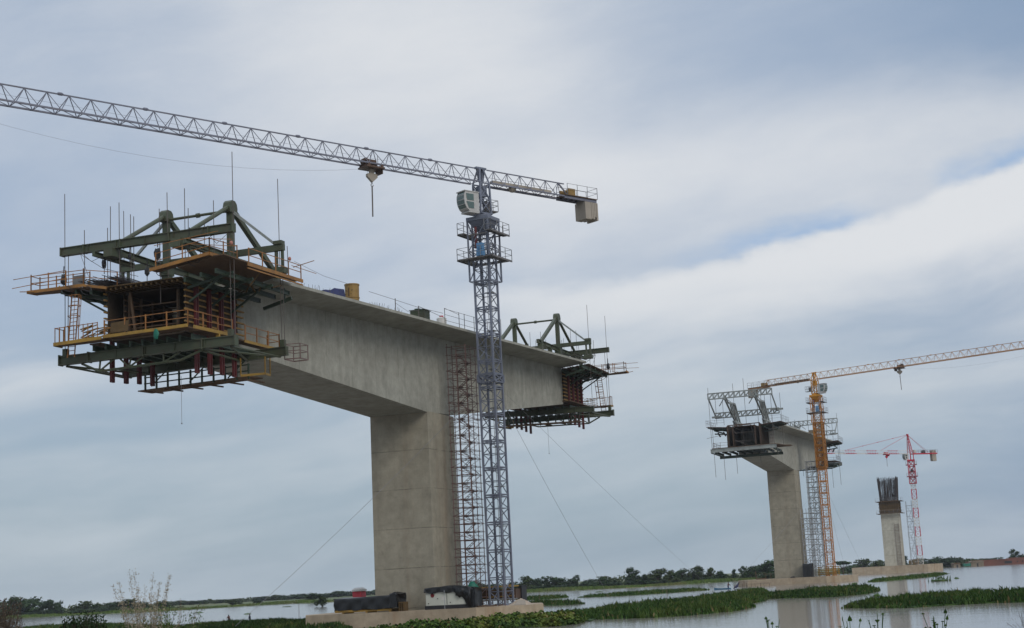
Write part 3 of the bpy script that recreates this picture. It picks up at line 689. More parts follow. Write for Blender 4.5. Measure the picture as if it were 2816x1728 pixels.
for s in (-1, 1):
    x = 3.4*s; m = MB(); m.box(min(x,x+.15*s),max(x,x+.15*s),-43.6,-35.02,30.2,34.9)
    for k in range(7):
        y = -43.6 + 1.35*k; m.box(min(x+.16*s,x+.4*s),max(x+.16*s,x+.4*s),y-.08,y+.08,30.2,34.7)
    x = 2.55*s; m.box(min(x,x-.12*s),max(x,x-.12*s),-43.6,-35.2,30.4,34.4)
    m.box(min(2.43*s,3.55*s),max(2.43*s,3.55*s),-43.75,-43.62,30.2,30.35); m.box(min(3.3*s,3.6*s),max(3.3*s,3.6*s),-43.75,-43.62,30.4,34.85); m.box(min(2.35*s,2.6*s),max(2.35*s,2.6*s),-43.75,-43.62,30.4,34.2)
    m.build('web_form', M['ply'], t, F2)
for q in (-3.55,-2.4,2.4,3.55):
    m = MB(); m.bar((q,-43.8,30.3),(q,-43.8,34.8),.12,.12); m.build('form_edge', M['rustform'], t, F2)
m = MB(); m.box(-2.4,2.4,-43.6,-35.2,34.45,34.6); m.bar((-2.4,-43.7,34.2),(-1.4,-43.7,34.75),.14); m.bar((2.4,-43.7,34.2),(1.4,-43.7,34.75),.14); m.bar((-1.4,-43.7,34.75),(1.4,-43.7,34.75),.14)
m.bar((-3.5,-43.7,34.85),(3.6,-43.7,34.95),.12,.2)
m.build('top_slab_form', M['rustform'], t, F2)
m = MB()
for y in (-43.2,-41,-38.5):
    m.bar((-2.3,y,33.2),(2.3,y,33.2),.06); m.bar((-2.3,y,31.4),(2.3,y,31.4),.06); m.bar((2.2,y,30.4),(1.6,y,34.3),.09); m.bar((-.3,y,30.4),(-.3,y,34.3),.06)
m.bar((-2.0,-43.8,31.6),(.6,-43.8,30.4),.1); m.bar((-2.3,-43.7,33.9),(-1.6,-43.7,32.8),.1)
m.build('form_prop', M['rod'], t, F2)
for s in (-1, 1):
    m = MB(); slab(m, (3.6*s,-43.8,34.55),(8.2*s,-43.8,34.95),(8.2*s,-34.2,35.1),(3.6*s,-34.2,34.7),.1)
    m.build('flange_platform', M['rustform'], t, F2)
    m = MB()
    for y in (-43.2,-41.2,-39.2,-37.2): m.bar((3.5*s,y,34.1),(8.0*s,y,34.7),.16,.24)
    for x in (4.6,6.4): m.bar((x*s,-44,33.95),(x*s,-34.5,34.1),.16,.24)
    m.bar((4.0*s,-41,33.2),(7.0*s,-41,33.5),.2,.26)
    m.build('bracket_beam', M['green_dk'], t, F2)
    m = MB(); railing(m, [(4.2*s,-43.7,35.0),(8.2*s,-43.7,35.1),(8.2*s,-34.4,35.2)], 1.3, 1.8, .06); m.build('upper_railing', M['scaf_gr'], t, F2)
m = MB(); railing(m, [(-3.8,-43.6,30.1),(-7,-43.6,30.1),(-7,-37,30.1)], 1.3, 1.6, .06)
for y in (-35.5,-34,-32.5,-31): m.bar((4.0,y,30.1),(4.0,y,34.2),.07)
for z in (30.8,31.5,32.2,32.9,33.6,34.2): m.bar((4.0,-35.5,z),(4.0,-31,z),.06); m.bar((4.0,-35.5,z),(5.0,-35.5,z),.05)
m.build('lower_railing', M['scaf_rd'], t, F2)
for x, y, a, b in ((-6.95,-45,29.9,43.3),(-6.58,-45,23.8,35),(-4.5,-45,23.1,30),(-2.2,-43,24.4,29),(.94,-45,34.9,44.7),(-1.64,-44,35,43.9),(6.6,-45,29.9,41),(7.6,-39.4,30.2,41.5),(2.5,-40,26.5,29.5),(-5.5,-45,35,42),(4.5,-45,35,42.5),(3.4,-44,35,42),(5.2,-44.6,35,41.6),(-4.0,-44.6,35,42)):
    m = MB(); m.tube((x,y,a),(x,y,b),.045,5); m.build('hanger_rod', M['rod'], t, F2)
for x, z in ((-5.6,33.0),(-4.4,33.1)):
    m = MB(); m.bar((x-.25,-43,z+.5),(x+.25,-43,z-.4),.35,.3); m.build('hanging_weight', M['dark'], t, F2)
m = MB(); m.bar((-8.2,-44,32.4),(-4.4,-44,32.9),.06); m.build('loose_pole', M['plank'], t, F2)
copy_tree(t, F2 @ Matrix.Translation((0,40,36.65)), 'lattice form traveller on the far end of the middle girder, behind the orange crane mast')

# ------------------------------------------------------------------ tower cranes
def mast(m, z0, z1, w, bay, leg, br, diag='X', plates=0):
    h = w/2; k = max(1, round((z1-z0)/bay)); b = (z1-z0)/k
    cs = [(-h,-h),(h,-h),(h,h),(-h,h)]
    for x, y in cs: m.bar((x,y,z0),(x,y,z1),leg,leg,up=(0,1,0))
    for i in range(k+1):
        z = z0 + b*i; r = br*1.7 if plates and i % plates == 0 else br
        for (x0,y0),(x1,y1) in zip(cs, cs[1:]+cs[:1]):
            m.bar((x0,y0,z),(x1,y1,z),r)
            if r > br: m.bar((x0,y0,z-.22),(x1,y1,z-.22),r*.8)
            if i < k:
                if diag == 'X': m.bar((x0,y0,z),(x1,y1,z+b),br); m.bar((x1,y1,z),(x0,y0,z+b),br)
                elif i % 2: m.bar((x0,y0,z),(x1,y1,z+b),br)
                else: m.bar((x1,y1,z),(x0,y0,z+b),br)
def boom(m, x0, x1, z0, z1, wid, bay, ch=.09, br=.05, pads=0):
    """triangular lattice along +x"""
    k = round((x1-x0)/bay); b = (x1-x0)/k; h = wid/2
    m.bar((x0,0,z1),(x1,0,z1),ch*1.1)
    for s in (-h, h): m.bar((x0,s,z0),(x1,s,z0),ch*1.35,ch*1.5)
    for i in range(k+1):
        x = x0 + b*i
        m.bar((x,-h,z0),(x,h,z0),br*.9)
        if i < k:
            xm = x + b/2
            for s in (-h, h): m.bar((x,s,z0),(xm,0,z1),br); m.bar((xm,0,z1),(x+b,s,z0),br)
            m.bar((x,-h,z0),(x+b,h,z0),br*.8)
            if pads and i % pads == 2: m.ball((xm+b*.4,0,z1+.04),.34,.17,.16,8,4)
def platform(t, z, w, h, deckm, railm, M_, side=None, ext=.9):
    a, b = w/2, w/2 + ext
    m = MB()
    m.box(-b,-a-.02,-b,b,z-.1,z); m.box(a+.02,b,-b,b,z-.1,z)
    if side != 'half': m.box(-a,a,-b,-a-.02,z-.1,z); m.box(-a,a,a+.02,b,z-.1,z)
    for x in (-b,b): m.bar((x,-b,z-.12),(x,b,z-.12),.1,.16)
    for y in (-a,a): m.bar((-b,y,z-.14),(b,y,z-.14),.08,.12)
    p = m.build('service_platform', deckm, t, M_)
    m = MB()
    if side == 'half':
        railing(m, [(-a,-b,z),(-b,-b,z),(-b,b,z),(-a,b,z)], h, 1.5, .05, (.55,1.15), .04); railing(m, [(a,-b,z),(b,-b,z),(b,b,z),(a,b,z)], h, 1.5, .05, (.55,1.15), .04)
    else: railing(m, [(-b,-b,z),(b,-b,z),(b,b,z),(-b,b,z),(-b,-b,z)], h, 1.6, .05, (.55,1.15), .04)
    m.build('railing', railm, p, M_)
def ladder(m, x, y, z0, z1, w=.45):
    for q in (-w/2, w/2): m.bar((x+q,y,z0),(x+q,y,z1),.04)
    for k in range(int((z1-z0)/.45)): m.bar((x-w/2,y,z0+.45*k),(x+w/2,y,z0+.45*k),.03)
def cab(t, MJ, x, y, z, wm):
    """glazed operator cab hanging beside the slewing tower, bulging towards the jib (+x)"""
    m = MB()
    prof = [(-.75,0),(.5,0),(.9,.25),(1.15,.7),(1.25,1.2),(1.22,1.7),(1.05,2.1),(-.75,2.1)]
    hw = .66
    m.loft([[(x+a, y+q, z+b) for a, b in prof] for q in (-hw, hw)]); m.box(x-.8,x+1.2,y-hw-.06,y+hw+.06,z+2.11,z+2.2); m.box(x-.75,x+.7,y-hw,y+hw,z-.14,z-.005)
    c = m.build('operator_cab', wm, t, MJ)
    m = MB()
    for q in (-hw-.02, hw+.02):
        for zz in (0.3, 1.17):
            w = [(-.02,zz),(.68 if zz < 1 else .9,zz),(1.0,zz+.7) if zz < 1 else (.98,zz+.7),(-.02,zz+.7)]
            e = .02 if q > 0 else -.02
            m.loft([[(x+a, y+q+k, z+b) for a, b in w] for k in (0, e)])
    for k in range(2, 6):
        (a0,b0),(a1,b1) = prof[k], prof[k+1] if k < 6 else prof[6]
        f = lambda a, b, dx: (x+a+dx, y, z+b)
        m.add([(x+a0+.025,y-hw+.1,z+b0+.05),(x+a0+.025,y+hw-.1,z+b0+.05),(x+a1+.025,y+hw-.1,z+b1-.05),(x+a1+.025,y-hw+.1,z+b1-.05)], [(0,1,2,3)])
    m.build('window', M['glass'], c, MJ)
def hookset(t, MJ, x, zb, drop, trolm, blockm, wid, chain=3.2):
    m = MB()
    m.box(x-1.1,x+1.1,-wid/2-.15,wid/2+.15,zb-.42,zb-.25); m.box(x-.3,x+.9,-.5,.5,zb-.2,zb+.45); m.box(x-1.0,x-.9,-.6,.6,zb-.9,zb-.4)
    for q in (-.8,.8):
        for s in (-1,1): m.tube((x+q,s*(wid/2+.05)-.08,zb-.16),(x+q,s*(wid/2+.05)+.08,zb-.16),.16,8)
    for q in (-.6,.3): m.bar((x+q,.3,zb),(x+q,.3,zb+1.0),.04)
    m.tube((x+.8,-.25,zb+.3),(x+.8,.25,zb+.3),.35,10)
    m.build('trolley', trolm, t, MJ)
    m = MB(); zt = zb - .42; zz = zt - drop
    m.loft([[(x+a,y,zz+b) for a, b in ((-.62,0),(-.62,-.28),(0,-.82),(.62,-.28),(.62,0),(.25,.12),(-.25,.12))] for y in (-.16,.16)])
    m.tube((x,-.12,zz+.35),(x,.12,zz+.35),.3,10)
    hb = m.build('hook_block', blockm, t, MJ)
    m = MB(); m.tube((x,0,zz-.8),(x,0,zz-1.0),.06,6)
    m.path([(x+.14*math.sin(a),0,zz-1.12+.14*math.cos(a)) for a in np.linspace(0, 5.2, 10)], .045, 5)
    m.build('hook', M['grey'], hb, MJ)
    m = MB(); m.tube((x,0,zz-1.2),(x+.05,.0,zz-1.2-chain),.07,6); m.build('sling_chain', M['rod'], hb, MJ)
    m = MB()
    for q in (-.5,.5): m.tube((x+q,0,zb-.3),(x+q,0,zz),.018,4)
    m.build('hoist_rope', M['rope'], t, MJ)
def flat_top_crane(pos, base, mast_rot, jib_dir, zj, label, w, legs, c_mast, c_cage, c_head, c_jib, jib_len, cj_len, cage, cab_side, trolley_x, cab_m, hjib=1.65, darkseg=None, cw_m=None):
    MM = Matrix.Translation((pos[0],pos[1],0)) @ Matrix.Rotation(mast_rot, 4, 'Z')
    MJ = Matrix.Translation((pos[0],pos[1],0)) @ Matrix.Rotation(math.atan2(jib_dir[1], jib_dir[0]), 4, 'Z')
    t = thing('tower_crane', Matrix.Translation((pos[0],pos[1],base)), label, 'tower crane')
    zc0, zc1 = cage                                   # climbing cage
    zs = zj - 3.7                                     # slewing ring
    m = MB(); mast(m, base, zc0, w, 1.42, .185, .07, 'Z', 2)
    for x, y in ((-1,-1),(1,-1),(1,1),(-1,1)): m.box(x*w/2-.3,x*w/2+.3,y*w/2-.3,y*w/2+.3,base-.02,base+.16)
    m.build('lattice_mast', c_mast, t, MM)
    m = MB(); mast(m, zc0-.02, zs-.4, w, 1.42, .17, .06, 'Z', 3); m.build('upper_mast', c_cage, t, MM)
    m = MB(); ladder(m, .2, .3, base+.2, zs-.6); 
    for k in range(int((zs-base)/4.1)): m.box(-.1,w/2-.15,-.2,w/2-.15,base+4.1*k+3.9,base+4.1*k+3.97)
    m.build('ladder', M['grey'], t, MM)
    m = MB(); mast(m, zc0, zs-.5, w+.72, 3.4, .15, .08, 'Z', 0)
    m.build('climbing_cage', c_cage, t, MM)
    m = MB(); m.tube((-.35,-w/2-.2,zc0+3.6),(-.35,-w/2-.2,zs-1.2),.14,8); m.build('hydraulic_ram', M['red'], t, MM)
    m = MB(); m.box(.1,.85,-w/2-1.1,-w/2-.5,zc0+2.5,zc0+3.2); m.box(.15,.8,-w/2-1.05,-w/2-.5,zc0+3.25,zc0+3.9); m.build('hydraulic_unit', M['skyblue'], t, MM)
    platform(t, zc0+2.4, w+.72, 1.15, M['deckgrey'], M['grey'], MM)
    platform(t, zs-1.9, w+.72, 1.15, M['deckgrey'], M['grey'], MM, 'half', .8)
    m = MB(); hh = (w+.9)/2
    m.box(-hh,hh,-hh,hh,zs-.5,zs-.12); m.tube((0,0,zs-.12),(0,0,zs+.22),w*.55,20)
    m.loft([[(-a,-a,z),(a,-a,z),(a,a,z),(-a,a,z)] for a, z in ((.3,zs-1.9),(hh-.1,zs-.52))])
    m.build('slewing_ring', c_head, t, MM)
    # slewing tower: four legs meeting at the boom, A-head above
    m = MB(); a = w*.42
    for x in (-a,a):
        for y in (-.6,.6): m.bar((x,y,zs+.2),(x*.85,y,zj),.17); m.bar((x*.85,y,zj),(x*.25,y*.25,zj+hjib+.12),.17)
        m.bar((x,-.6,zs+.2),(x*.9,.6,zj-1.8),.08); m.bar((x,.6,zs+1.6),(x*.9,-.6,zj-.2),.08); m.bar((x*.95,-.6,zs+1.9),(x*.95,.6,zs+1.9),.09)
    for y in (-.6,.6):
        m.bar((-a,y,zs+.3),(a*.9,y,zj-1.8),.08); m.bar((a,y,zs+.3),(-a*.9,y,zj-1.8),.08); m.bar((-a*.85,y,zj-1.8),(a*.85,y,zj-1.8),.1); m.bar((-a*.85,y,zj-.05),(a*.85,y,zj-.05),.12)
        m.bar((-a*.9,y,zj-1.8),(a*.85,y,zj),.08); m.bar((a*.9,y,zj-1.8),(-a*.85,y,zj),.08)
    m.box(-a,a,-.85,.85,zs+.22,zs+.34); m.box(-.7,.7,-.2,.2,zj+hjib-.05,zj+hjib+.16); m.box(-.4,.4,-.45,.45,zj-1.5,zj-.3)
    m.bar((-.4,0,zj+hjib),(-.15,0,zj+.2),.24,.3); m.bar((.4,0,zj+hjib),(.15,0,zj+.2),.24,.3)
    m.build('slewing_tower', c_head, t, MJ)
    m = MB(); m.box(-2.3,-.6,-.9,-.05,zs+.85,zs+.95); m.box(-1.4,-.7,-.8,-.3,zs+.96,zs+1.9)
    p = m.build('slewing_platform', M['deckgrey'], t, MJ)
    m = MB(); railing(m, [(-.6,-.9,zs+.95),(-2.3,-.9,zs+.95),(-2.3,-.05,zs+.95),(-.7,-.05,zs+.95)], 1.2, 1.2, .05); m.build('railing', M['grey'], p, MJ)
    cab(t, MJ, 2.0, cab_side, zs+.2, cab_m)
    # jib and counter-jib
    m = MB(); boom(m, .9, jib_len, zj+.02, zj+hjib, 1.35, 2.03, .1, .06, 4); m.build('jib', c_jib, t, MJ)
    m = MB(); boom(m, .9, cj_len*.74, zj+.02, zj+hjib, 1.35, 1.9, .1, .06, 0); 
    e = cj_len
    m.bar((cj_len*.74-.9,.0,zj+hjib),(cj_len*.74+.6,0,zj+.3),.14)
    for s in (-.66,.66): m.bar((cj_len*.7,s,zj-.05),(e,s,zj-.05),.16,.3)
    for k in range(5): m.bar((cj_len*.74+k*.8,-.66,zj),(cj_len*.74+k*.8,.66,zj),.12)
    cj = m.build('counter_jib', c_jib, t, MJ @ RZ)
    m = MB(); m.box(1.2,cj_len*.72,.72,1.35,zj+.12,zj+.2); m.box(cj_len*.7,e,-.9,.9,zj+.12,zj+.2); m.build('walkway', M['plank'], cj, MJ @ RZ)
    m = MB(); railing(m, [(1.2,1.35,zj+.2),(cj_len*.72,1.35,zj+.2)], 1.15, 2.0, .04, (.6,1.12), .03); railing(m, [(cj_len*.72,-.9,zj+.2),(e,-.9,zj+.2),(e,.9,zj+.2),(cj_len*.72,.9,zj+.2)], 1.3, 1.6, .045, (.65,1.27), .035); m.build('railing', M['grey'], cj, MJ @ RZ)
    m = MB(); q = cj_len*.74 + .5; m.tube((q,-.55,zj+.62),(q,.55,zj+.62),.42,14); m.box(q-.55,q+.5,-.75,-.58,zj+.2,zj+1.0); m.box(q-.55,q+.5,.58,.75,zj+.2,zj+1.0); m.build('hoist_winch', M['drum'], t, MJ @ RZ)
    m = MB(); m.box(1.4,cj_len*.6,-.35,.15,zj+.2,zj+.5); m.ball((4.6,.2,zj+.1),.5,.4,.45,8,5); m.build('cable_tray', M['cw'], t, MJ @ RZ)
    for k, (x0, x1, zb) in enumerate(((e-1.95,e-1.05,2.05),(e-1.0,e-.78,1.95),(e-.74,e-.52,2.0),(e-.48,e-.26,1.75),(e-.2,e+.02,2.1))):
        m = MB(); m.box(x0,x1,-.85,.85,zj-.2-zb,zj-.26); m.box(x0+.05,x1-.05,-.6,.6,zj-.26,zj-.02); m.build('counterweight', cw_m or M['cw'], t, MJ @ RZ)
    hookset(t, MJ, trolley_x, zj, .55, M['rustform'], M['cw'] if cw_m is None else M['crane_ye'], 1.35)
    m = MB(); pts = []
    for k in range(15):
        f = k/14; x = trolley_x + 1 + (jib_len - trolley_x - 1)*f; pts.append((x, .1, zj - .55 - 8.0*f*(1-f)*((jib_len-trolley_x)/45)**2))
    m.path(pts, .011, 4); m.path([(1,0,zj+.75),(jib_len,0,zj+.75)], .012, 4); m.build('trolley_rope', M['rope'], t, MJ)
    return t, MM, MJ
c1, MM1, MJ1 = flat_top_crane((-2.6,157.5), 1.38, math.radians(-28), (-.755,-.656), 46.0, 'tall blue grey flat top tower crane standing at the nearest pier', 1.76, .2, M['blue'], M['blue'], M['blue'], M['jib_blue'], 62, 16.5, (35.2, 42.3), .35, 14.4, M['cabwhite'])
c2, MM2, MJ2 = flat_top_crane((73.0,366.7), 1.45, math.radians(-25), (.737,-.676), 48.75, 'orange and yellow flat top tower crane beside the middle pier', 1.75, .2, M['crane_or'], M['crane_or'], M['crane_ye'], M['crane_jib'], 62, 19.0, (38.2, 45.0), -.3, 23.0, M['cabwhite'])
m = MB()
mast(m, 27.4, 38.2, 2.15, 1.9, .2, .1, 'X', 1); m.build('climbing_frame', M['crane_amb'], c2, MM2)

# guy ropes of the first crane mast
m = MB(); mast(m, 24.4, 25.2, 1.95, .8, .2, .14, 'X'); m.build('guy_collar', M['blue'], c1, MM1)
for i, (a, l) in enumerate((((-42.7,242.5,0), 'thin steel guy rope running from blue crane mast past the pier into the left water'),
             ((11.85,213.1,0), 'steeper thin guy rope from the blue crane mast to the reed island'),
             ((40.8,333.4,0), 'longer thin guy rope from the blue crane mast towards the blue canoe'))):
    m = MB(); A = Vector((-2.6,157.5,24.8)); B = Vector(a)
    if i == 0: B = Vector((-28.6,150.2,.8))
    if i == 1: B = Vector((11.3,203.5,.4))
    if i == 2: B = Vector((38.6,318.0,.2))
    A = A + (B-A).normalized()*1.4
    pts = [A + (B-A)*(k/10) - Vector((0,0,.5*4*(k/10)*(1-k/10))) for k in range(11)]
    m.path(pts, .017, 4); tag(m.build('guy_rope', M['rope']), l, 'rope', 'guy ropes of the blue crane')
for a, l in (((98,440,.3), 'faint guy rope slanting down right from the orange crane, upper one'), ((88,420,.3), 'faint steeper guy rope slanting down right from the orange crane'), ((45.5,345,.3), 'faint guy rope slanting down left from the orange crane')):
    m = MB(); A = Vector((73,366.7,24)); B = Vector(a)
    m.path([A + (B-A)*(k/8) - Vector((0,0,.8*4*(k/8)*(1-k/8))) for k in range(9)], .018, 4); tag(m.build('guy_rope', M['rope']), l, 'rope', 'guy ropes of the orange crane')

# red and white hammerhead crane
pos = (147.6, 572.4); jd = (-.833,-.553)
MM = Matrix.Translation((pos[0],pos[1],0)) @ Matrix.Rotation(math.radians(-14), 4, 'Z'); MJ = Matrix.Translation((pos[0],pos[1],0)) @ Matrix.Rotation(math.atan2(jd[1],jd[0]), 4, 'Z')
t = thing('tower_crane', Matrix.Translation((pos[0],pos[1],2.75)), 'red and white hammerhead tower crane with pointed head at the farthest pier', 'tower crane')
z = 2.75; k = 0
while z < 33.2:
    h = 3.4 if k % 2 == 0 else 3.6
    m = MB()
    if k % 2 == 0: mast(m, z, min(z+h,33.4), 1.75, 1.2, .22, .09, 'X')
    else: mast(m, z, min(z+h,33.4), 1.75, 1.75, .3, .05, 'X', 2)
    m.build('mast_section', M['white'] if k % 2 == 0 else M['crane_rd'], t, MM); z += h; k += 1
m = MB(); mast(m, 32.8, 41.4, 2.5, 2.0, .3, .16, 'Z'); mast(m, 33, 41.4, 1.7, 2, .2, .12, 'X'); m.box(-1.4,1.4,-1.4,1.4,41.2,41.8); m.build('climbing_cage', M['crane_rd'], t, MM)
m = MB(); m.box(-.5,.5,-1.3,.3,37.0,38.2); m.build('hydraulic_unit', M['dark'], t, MM)
platform(t, 35.6, 2.5, 1.2, M['crane_rd'], M['grey'], MM, None, .75); platform(t, 40.0, 2.5, 1.2, M['crane_rd'], M['grey'], MM, 'half', .75)
m = MB()
for x in (-1,1):
    for y in (-.7,.7):
        m.bar((x*.85,y,41.8),(x*.8,y,44.2),.22); m.bar((x*.8 ,y,44.2),(.55+x*.12,y*.2,51.2),.16)
for k in range(6):
    f = k/6; g = (k+1)/6; z0, z1 = 44.2+7*f, 44.2+7*g
    for y in (-1,1):
        q = lambda s, e: (s*(.8*(1-e)+.12*e)+.55*e, y*.7*(1-.8*e), 44.2+7*e)
        m.bar(q(-1,f),q(1,g),.09); m.bar(q(1,f),q(-1,g),.09); m.bar(q(-1,g),q(1,g),.09)
m.box(.2,1.0,-.25,.25,51.0,51.5)
m.build('tower_head', M['crane_rd'], t, MJ)
cab(t, MJ, 1.3, -1.1, 41.9, M['white'])
x = 1.0; k = 0
while x < 41:
    m = MB(); boom(m, x, x+5.6, 44.0, 45.25, 1.2, 1.4, .10, .05); m.build('jib_section', M['crane_rd'] if k % 2 else M['white'], t, MJ); x += 5.6; k += 1
m = MB()
for s in (-.6,.6): m.bar((.9,s,44.0),(14.3,s,44.25),.16,.42)
m.box(.9,14.3,-.58,.58,44.0,44.08)
cj = m.build('counter_jib', M['crane_rd'], t, MJ @ RZ)
m = MB(); railing(m, [(1.2,-.75,44.2),(14.3,-.75,44.5),(14.3,.75,44.5),(1.2,.75,44.2)], 1.15, 1.3, .06); m.build('railing', M['grey'], cj, MJ @ RZ)
m = MB(); m.box(11.4,13.7,-.55,.55,41.5,45.4); m.box(11.6,13.5,-.6,.6,41.3,41.48); m.build('counterweight', M['cw'], t, MJ @ RZ)
m = MB(); m.tube((7.2,-.5,44.9),(7.2,.5,44.9),.55,12); m.box(6.6,7.9,-.5,.5,44.3,44.6); m.build('hoist_winch', M['dark'], t, MJ @ RZ)
m = MB(); m.box(1.9,3.0,-.4,.4,44.3,45.5); m.build('electric_cabinet', M['white'], t, MJ @ RZ)
m = MB(); m.tube((.6,0,51.2),(33,0,45.4),.06,5); m.tube((.6,0,51.1),(15.5,0,45.3),.06,5)
for s in (-.4,.4): m.tube((.6,s*.3,51.2),(-9.5,s,44.7),.05,5)
for f in (.25,.5,.75): m.tube((.6+32.4*f-.4,0,51.2-5.8*f+.07),(.6+32.4*f+.4,0,51.2-5.8*f-.07),.12,5)
m.build('tie_bar', M['crane_rd'], t, MJ)
hookset(t, MJ, 12.9, 44.0, .5, M['crane_rd'], M['crane_rd'], 1.2, 2.6)

# ------------------------------------------------------------------ scaffold towers
def scaffold(Fm, x0, x1, y0, y1, z0, z1, mat, label, lift=1.25, nx=3, ny=3, r=.045, stair=True, seed=1):
    rnd = random.Random(seed)
    t = thing('scaffold_tower', Fm @ Matrix.Translation(((x0+x1)/2,(y0+y1)/2,z0)), label, 'scaffold')
    X = np.linspace(x0,x1,nx); Y = np.linspace(y0,y1,ny)
    m = MB()
    for x in X:
        for y in Y:
            if ny == 3 and nx == 3 and x == X[1] and y == Y[1]: continue
            m.tube((x,y,z0),(x,y,z1+rnd.uniform(-.4,.4)),r*1.25,5)
    m.build('standard', mat, t, Fm)
    n = int((z1-z0)/lift); m = MB()
    for k in range(1, n+1):
        z = z0 + lift*k
        for y in Y: m.tube((x0-.15,y,z),(x1+.2,y,z),r*.8,4)
        for x in X: m.tube((x,y0-.15,z+.08),(x,y1+.2,z+.08),r*.8,4)
        for q in (.5,):
            if k % 2: m.tube((x0,y0,z-lift*q),(x1,y0,z-lift*q),r*.7,4); m.tube((x1,y0,z-lift*q),(x1,y1,z-lift*q),r*.7,4)
    m.build('ledger', mat, t, Fm)
    m = MB()
    for k in range(0, n-1):
        z = z0 + lift*k
        a, b = (x0, x1) if k % 2 else (x1, x0)
        if rnd.random() < .8: m.tube((a,y0,z),(b,y0,z+lift),r*.7,4)
        a, b = (y0, y1) if k % 2 else (y1, y0)
        if rnd.random() < .8: m.tube((x1,a,z),(x1,b,z+lift),r*.7,4)
        if rnd.random() < .5: m.tube((x0,b,z),(x0,a,z+lift),r*.7,4)
        a, b = (x0, x1) if (k//2) % 2 else (x1, x0)
        if rnd.random() < .7: m.tube((a,y1,z),(b,y1,z+lift*2),r*.7,4)
    m.build('brace', mat, t, Fm)
    if stair:
        m = MB(); w = (x1-x0)
        for k in range(n-1):
            z = z0 + lift*k; a, b = (x0+.35*w, x1-.15*w) if k % 2 else (x1-.15*w, x0+.35*w)
            for y in ((y0+y1)/2-.3,(y0+y1)/2+.3): m.bar((a,y,z),(b,y,z+lift),.035,.05)
            for j in range(4): f = (j+.5)/4; m.box(a+(b-a)*f-.06,a+(b-a)*f+.06,(y0+y1)/2-.26,(y0+y1)/2+.26,z+lift*f-.02,z+lift*f+.02)
            m.box(b-.25,b+.25,(y0+y1)/2-.5,(y0+y1)/2+.5,z+lift-.03,z+lift+.03)
        m.build('stair', mat, t, Fm)
    return t
scaffold(F1, 4.45, 6.55, -.4, 2.4, 1.38, 28.6, M['scaf_rd'], 'rusty red tube scaffold stair tower between nearest pier and blue crane', lift=.85, nx=3, ny=3, r=.035, seed=2)
scaffold(F2, 3.9, 6.6, -3.4, .2, 1.45, 17.6, M['scaf_gr'], 'shorter grey scaffold tower beside the middle pier', r=.06, nx=3, ny=2, seed=3)
scaffold(F2, 5.2, 7.6, 1.6, 4.2, 1.45, 29.0, M['scaf_gr'], 'taller grey scaffold stair tower by the orange crane mast', r=.06, seed=4)
scaffold(Matrix.Translation((145.7,574.5,0)) @ Matrix.Rotation(-TH,4,'Z'), -1.05, 1.05, -1.2, 1.2, 2.75, 26.3, M['scaf_gr'], 'pale scaffold ladder tower beside red and white mast', lift=2.0, r=.05, nx=2, ny=2, seed=5)

# ------------------------------------------------------------------ things on the first deck
def top_thing(name, mat, label, cat, mb, Fm=F1, group=None, **kw): return tag(mb.build(name, mat, None, Fm, **kw), label, cat, group)
zd = lambda s: 30.33 + .0388*s
t = thing('concrete_bucket', F1 @ Matrix.Translation((5.5,-24.9,zd(-24.9))), 'ochre concrete bucket standing on the deck edge of the big girder', 'bucket')
m = MB(); n = 18; z = zd(-24.9)
cyl = lambda r, zz, y=-24.9, x=5.5: [(x+r*math.cos(2*math.pi*i/n), y+r*math.sin(2*math.pi*i/n), zz) for i in range(n)]
m.loft([cyl(.5,z),cyl(.64,z+.3),cyl(.66,z+1.75),cyl(.60,z+1.75),cyl(.58,z+.4)]); m.build('bucket_body', M['drum'], t, F1)
m = MB(); m.loft([cyl(.70,z+1.68),cyl(.70,z+1.8),cyl(.62,z+1.8),cyl(.62,z+1.68)], False); m.loft([cyl(.69,z+.5),cyl(.69,z+.58),cyl(.65,z+.58),cyl(.65,z+.5)], False); m.build('rim', M['drum'], t, F1)
m = MB(); m.bar((5.5-.5,-25.4,z+.8),(5.5+.35,-25.5,z+1.2),.05); m.bar((5.15,-25.5,z+1.2),(5.75,-25.5,z+.8),.05); m.bar((5.5,-25.55,z+.6),(5.5,-25.55,z+1.4),.07); m.build('outlet_gate', M['rustform'], t, F1)
m = MB(); s = -28.9; m.loft([[(4.6+a*.3,s-.9+.4*abs(a-1),zd(s)+b) for b in (0,)] + [(4.6+a*.9,s-.8,zd(s)),(4.6+a*.9,s-.5,zd(s)+.75+.1*math.sin(a*5)),(4.6+a*.9,s+.6,zd(s)+.85),(4.6+a*.9,s+.9,zd(s))][0:4] for a in (0,.5,1,1.5,2)])
top_thing('tarp_bundle', M['net_bl'], 'dark blue tarp bundle on the deck left of the ochre bucket', 'bundle', m, bevel=.05)
t = thing('site_container', F1 @ Matrix.Translation((5.5,-9.4,zd(-9.4))), 'small green ribbed box on the deck edge left of the blue crane', 'box')
m = MB(); z = zd(-9.4); m.box(4.7,6.2,-10.1,-8.7,z,z+1.05)
for k in range(6): m.box(4.65,6.25,-10.14,-10.11,z+.1+.16*k,z+.18+.16*k); m.box(6.21,6.24,-10.1,-8.7,z+.1+.16*k,z+.18+.16*k)
m.build('box_body', M['green'], t, F1)
m = MB(); m.prism([(4.6,-10.2),(6.3,-10.2),(6.3,-8.6),(4.6,-8.6)], z+1.06, z+1.13); m.bar((5.45,-10.2,z+1.18),(5.45,-8.6,z+1.18),.5,.1); m.build('lid', M['green_dk'], t, F1)
t = thing('water_tank', F1 @ Matrix.Translation((5.6,-4.2,zd(-4.2))), 'small white tank with a stub lid on the deck beside the railing', 'tank')
